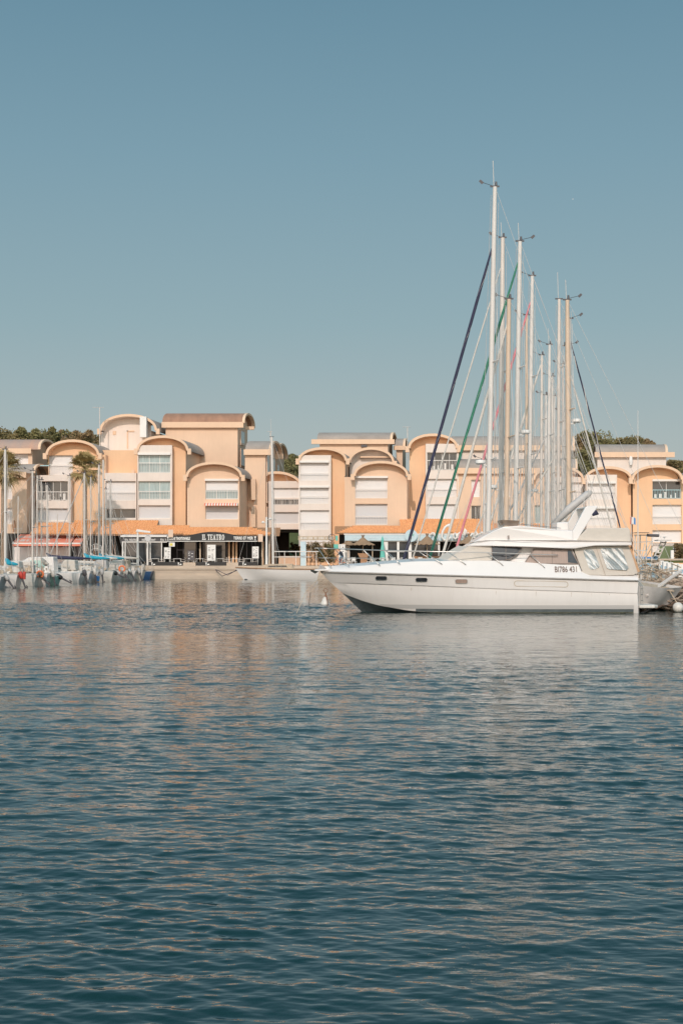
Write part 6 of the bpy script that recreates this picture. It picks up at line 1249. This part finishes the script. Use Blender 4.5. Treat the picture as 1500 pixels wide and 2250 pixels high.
# ------------------------------------------------------------------ right edge: jetty, posts, driftwood, clutter of sterns
tag(MB().box(14.6, 40, 66, 146, -1, 1.35).build('mole', M['stone']), None, None, kind='structure')
for i, px in enumerate((1452, 1461, 1471, 1483, 1496)):
    Yp = [80, 76, 73, 70, 67][i]; x = (px - 750) * Yp / F; t = thing('mooring_post', '%s white mooring post from the yacht stern along the right-hand jetty' % ordn[i], 'post', (x, Yp, 0), 0, 'white posts on the right-hand jetty')
    z1 = H + (HOR - (1232 + i * 2)) * Yp / F; w_ = .13 + .012 * i; MB().box(x - w_, x + w_, Yp - w_, Yp + w_, 0, z1).build('post', M['white'], t, bevel=.03); MB().box(x - w_ * .5, x + w_ * .4, Yp - w_ - .012, Yp - w_ - .002, z1 - .42, z1 - .25).build('number_plate', M['paleblue'], t)
rnd = random.Random(11); dw = MB()
def heapz(x, y): return max(0, 1.25 * min(1, (x - 13.05) / 1.5) * (1 - abs(y - 64.6) / 3.2) + .15)
for k in range(900):
    x = rnd.uniform(13.1, 17.5); y = rnd.uniform(62.2, 67.4); z = heapz(x, y) * rnd.uniform(.15, 1.25)
    az, el, l = rnd.gauss(0, .5) + rnd.choice([0, 3.14]), rnd.gauss(-.12, .28), rnd.uniform(.3, 1.5); d = Vector((math.cos(az) * math.cos(el), math.sin(az) * math.cos(el) * .6, math.sin(el))); p = Vector((x, y, z)); r = rnd.uniform(.012, .045)
    q = p + d * l * .5 + Vector((rnd.uniform(-.06, .06), 0, rnd.uniform(-.08, .08))); e_ = p + d * l; e_.z = max(e_.z, -.05); dw.tube([p, q, e_], [r, r * .8, r * .4], 5)
M['drift'] = mat('driftwood', (.16, .10, .07), .95, 0, 2.2, col2=(.52, .41, .32)); o = dw.build('driftwood', M['drift']); tag(o, 'tangled heap of bleached driftwood branches at the right edge', 'driftwood', kind='stuff')
mb = MB(); xs = np.linspace(12.9, 18, 26); mb.loft([[(x, y, heapz(x, y) * .75 - .05 + .06 * math.sin(x * 9 + y * 7)) for x in xs] for y in np.linspace(62.0, 67.6, 18)][::-1]); mb.build('mud_bank', mat('mud', (.13, .085, .06), .95, .35, 4, .8))['kind'] = 'structure'
# grey dinghy hull hauled on its side
t = thing('dinghy', 'grey dinghy hull beached bow right behind the swim platform', 'dinghy', (14.75, 62.4, .08)); hbm = MB(); hull_mesh(hbm, 2.5, 1.5, .85, .15, .5); o = hbm.build('hull', M['grey'], t, smooth=True, local=True); t.rotation_euler = (R(-10), R(-9), R(186))
MB().box(.5, 2.3, -.5, .5, .78, .82).build('thwart', M['palewood'], t, local=True)
t = thing('gangway', 'long aluminium gangway plank slanting up from the yacht stern over the driftwood', 'gangway', P(1420, 1306, 61.6)); a, b = P(1418, 1309, 61.6), P(1494, 1255, 63.5)
for k, nm in enumerate(('beam', 'beam')): off = Vector((0, .18 * (1 if k else -1), 0)); MB().tube([a + off, b + off], .05, 5).build(nm, M['alu'], t)
m_ = MB()
for i in range(14): q = a.lerp(b, i / 13); m_.tube([q + Vector((0, -.18, 0)), q + Vector((0, .18, 0))], .025, 4)
m_.build('rung', M['alu'], t)
t = thing('small_boat', 'cluttered white stern with blue covers between the yacht canopy and the driftwood', 'boat', P(1400, 1300, 68)); X_ = P(1392, 0, 68).x
# sterns of boats moored on the far side
bpy.data.objects.remove(t)
for i, (bx_, Y, L, hm, cov, lab) in enumerate(((11.6, 69.5, 4.6, 'gelold', 'paleblue', 'small open boat with crumpled blue covers just behind the yacht canopy'), (12.4, 74, 5.2, 'gel', 'paleblue', 'small white boat with a rolled blue sail behind the first cluttered boat'), (12.6, 79, 5.5, 'gelold', 'navy', 'third small boat with a dark cover under the slatted stern gantry'))):
    sailboat(lab, (bx_, Y, 0), R(12 + 9 * i), L, 1.9, .9 + .1 * i, 2.0, 0, hm=hm, group='small cluttered boats between the yacht and the jetty', boom=False, gear=1, hood=cov, outboard=(0, 40, 'darkgrey'))
t = thing('stern_gantry', 'white tubular stern gantry carrying a dark solar panel behind the cockpit canopy', 'gantry', P(1412, 1260, 68)); g = MB()
for px in (1394, 1405, 1419, 1431): g.tube([P(px, 1262, 68 + (px % 2)), P(px + 1, 1176, 68 + (px % 2))], .03, 5)
for a, b in (((1392, 1176), (1444, 1176)), ((1392, 1192), (1434, 1190)), ((1393, 1209), (1418, 1210)), ((1408, 1236), (1430, 1192)), ((1400, 1262), (1416, 1195)), ((1412, 1262), (1394, 1215))): g.tube([P(*a, 68.2), P(*b, 68.2)], .025, 5)
g.build('frame', M['mastwhite'], t); p = P(1420, 1175, 68.2); MB().box(P(1393, 0, 68).x, P(1422, 0, 68).x, 67.6, 68.8, P(0, 1171.5, 68).z, P(0, 1170, 68).z).build('solar_panel', M['glass'], t); MB().tube([P(1421, 1176, 67.9), P(1447, 1177, 67.9)], .07, 8).build('fender_tube', M['darkgrey'], t)
t = thing('stern_gantry', 'slanting white stern ladder with a flat rack on top right of the solar panel gantry', 'gantry', P(1452, 1250, 66)); g = MB()
for dx in (0, 11): g.tube([P(1436 + dx, 1226, 66), P(1452 + dx, 1190, 66)], .035, 5)
for k in range(5): f = k / 4; g.tube([P(1437 + 14 * f, 1222 - 30 * f, 66), P(1448 + 14 * f, 1222 - 30 * f, 66)], .03, 4)
g.build('ladder', M['mastwhite'], t); MB().box(P(1441, 0, 66).x, P(1471, 0, 66).x, 65.6, 66.4, P(0, 1189, 66).z, P(0, 1186, 66).z).build('rack', M['wire'], t); MB().lathe([(0, 0), (.03, 0), (.03, .1), (.12, .13), (0, .15)], P(1459, 1186, 66), 10).build('satellite_antenna', M['white'], t)
rnd = random.Random(21); cl_ = [('teal', 'blue'), ('wire', 'grey'), ('orangep', 'orange'), ('offwhite', 'pale'), ('blue', 'bright blue')]
g = MB()
for k in range(170): a = Vector((rnd.uniform(12.3, 14.9), rnd.uniform(64, 68), rnd.uniform(.8, 2.1))); g.tube([a, a + Vector((rnd.gauss(0, .5), rnd.gauss(0, .2), rnd.gauss(0, .35)))], rnd.uniform(.012, .03), 4)
tag(g.build('rope_tangle', M['palewood']), 'tangle of ropes, poles and tubes heaped between the yacht stern and the jetty', 'ropes', kind='stuff')
for i, (px, py, w_, h_, m, lab) in enumerate(((1437, 1236, 20, 10, 'offwhite', 'crumpled pale tarpaulin below the slanting stern ladder'), (1440, 1226, 12, 9, 'paleblue', 'crumpled blue cloth bundle at the foot of the stern ladder'), (1419, 1243, 16, 7, 'offwhite', 'pale rolled sail bundle beside the tan canopy edge'), (1444, 1256, 13, 18, 'beige', 'upright grey brown cushion behind the gangway'), (1416, 1292, 12, 11, 'wood', 'small brown wooden hatch board hanging off the yacht stern'))):
    p = P(px, py, 64.5); w2, h2 = w_ * 64.5 / F / 2, h_ * 64.5 / F / 2; mb = MB(); r_ = random.Random(i); n = 9
    mb.loft([[(p.x + w2 * math.cos(math.pi * 2 * a / n) * s_ * r_.uniform(.8, 1.15), 64.5 + .3 * (1 - s_), p.z + h2 * math.sin(math.pi * 2 * a / n) * s_ * r_.uniform(.8, 1.15)) for a in range(n)] + [] for s_ in (1, .8, .45, .05)]); mb.f = mb.f + [tuple(i * n + q for q in (n - 1, 0, n, 2 * n - 1)) if False else (i * n + n - 1, i * n, (i + 1) * n, (i + 1) * n + n - 1) for i in range(3)]
    tag(mb.build('bundle', M[m], smooth=True), lab, 'bundle')
# hedge and fence on the far quay at the right
t = thing('mesh_fence', 'green mesh fence on the far quay left of the brown bush', 'fence', P(1465, 1235, 140)); BX(1448, 1200, 1479, 1234, 140, 140.04).build('mesh', M['mint'] if False else mat('fence_green', (.16, .2, .1), .9, .2, 5), t); MB().tube([P(1479, 1236, 139.9), P(1479, 1196, 139.9)], .05, 5).build('post', M['white'], t)
bush(1494, 1196, 1236, 44, 139, 'large brown rounded bush at the right edge below the shutters', 31, 'leafdry', 1600, .2); bush(1446, 1214, 1236, 30, 141, 'low green bush behind the mooring posts', 32, 'leafpine', 900, .18)
tag(BX(1474, 1209, 1480, 1232, 120, 120.3).build('bollard', M['white']), 'square white bollard in front of the brown bush', 'bollard')
tag(BX(1440, 1231, 1520, 1237, 125, 145).build('grass_verge', M['grass']), None, None, kind='structure')
# a gull far up in the sky
t = thing('gull', 'tiny gull gliding in the sky right of the mast tops', 'bird', P(1258, 437, 420)); c = P(1258, 437, 420); b = MB(); b.tube([c + Vector((-.16, 0, 0)), c + Vector((-.05, 0, .01)), c + Vector((.1, 0, .02)), c + Vector((.2, 0, .03))], [.02, .06, .05, .015], 6)
for sg in (-1, 1): b.add([c + Vector((-.06, 0, .03)), c + Vector((.07, 0, .03)), c + Vector((.02, sg * .35, .22)), c + Vector((.12, sg * .62, .1)), c + Vector((.0, sg * .33, .25))], [(0, 1, 2, 4), (4, 2, 3)])
b.build('body', M['white'], t)
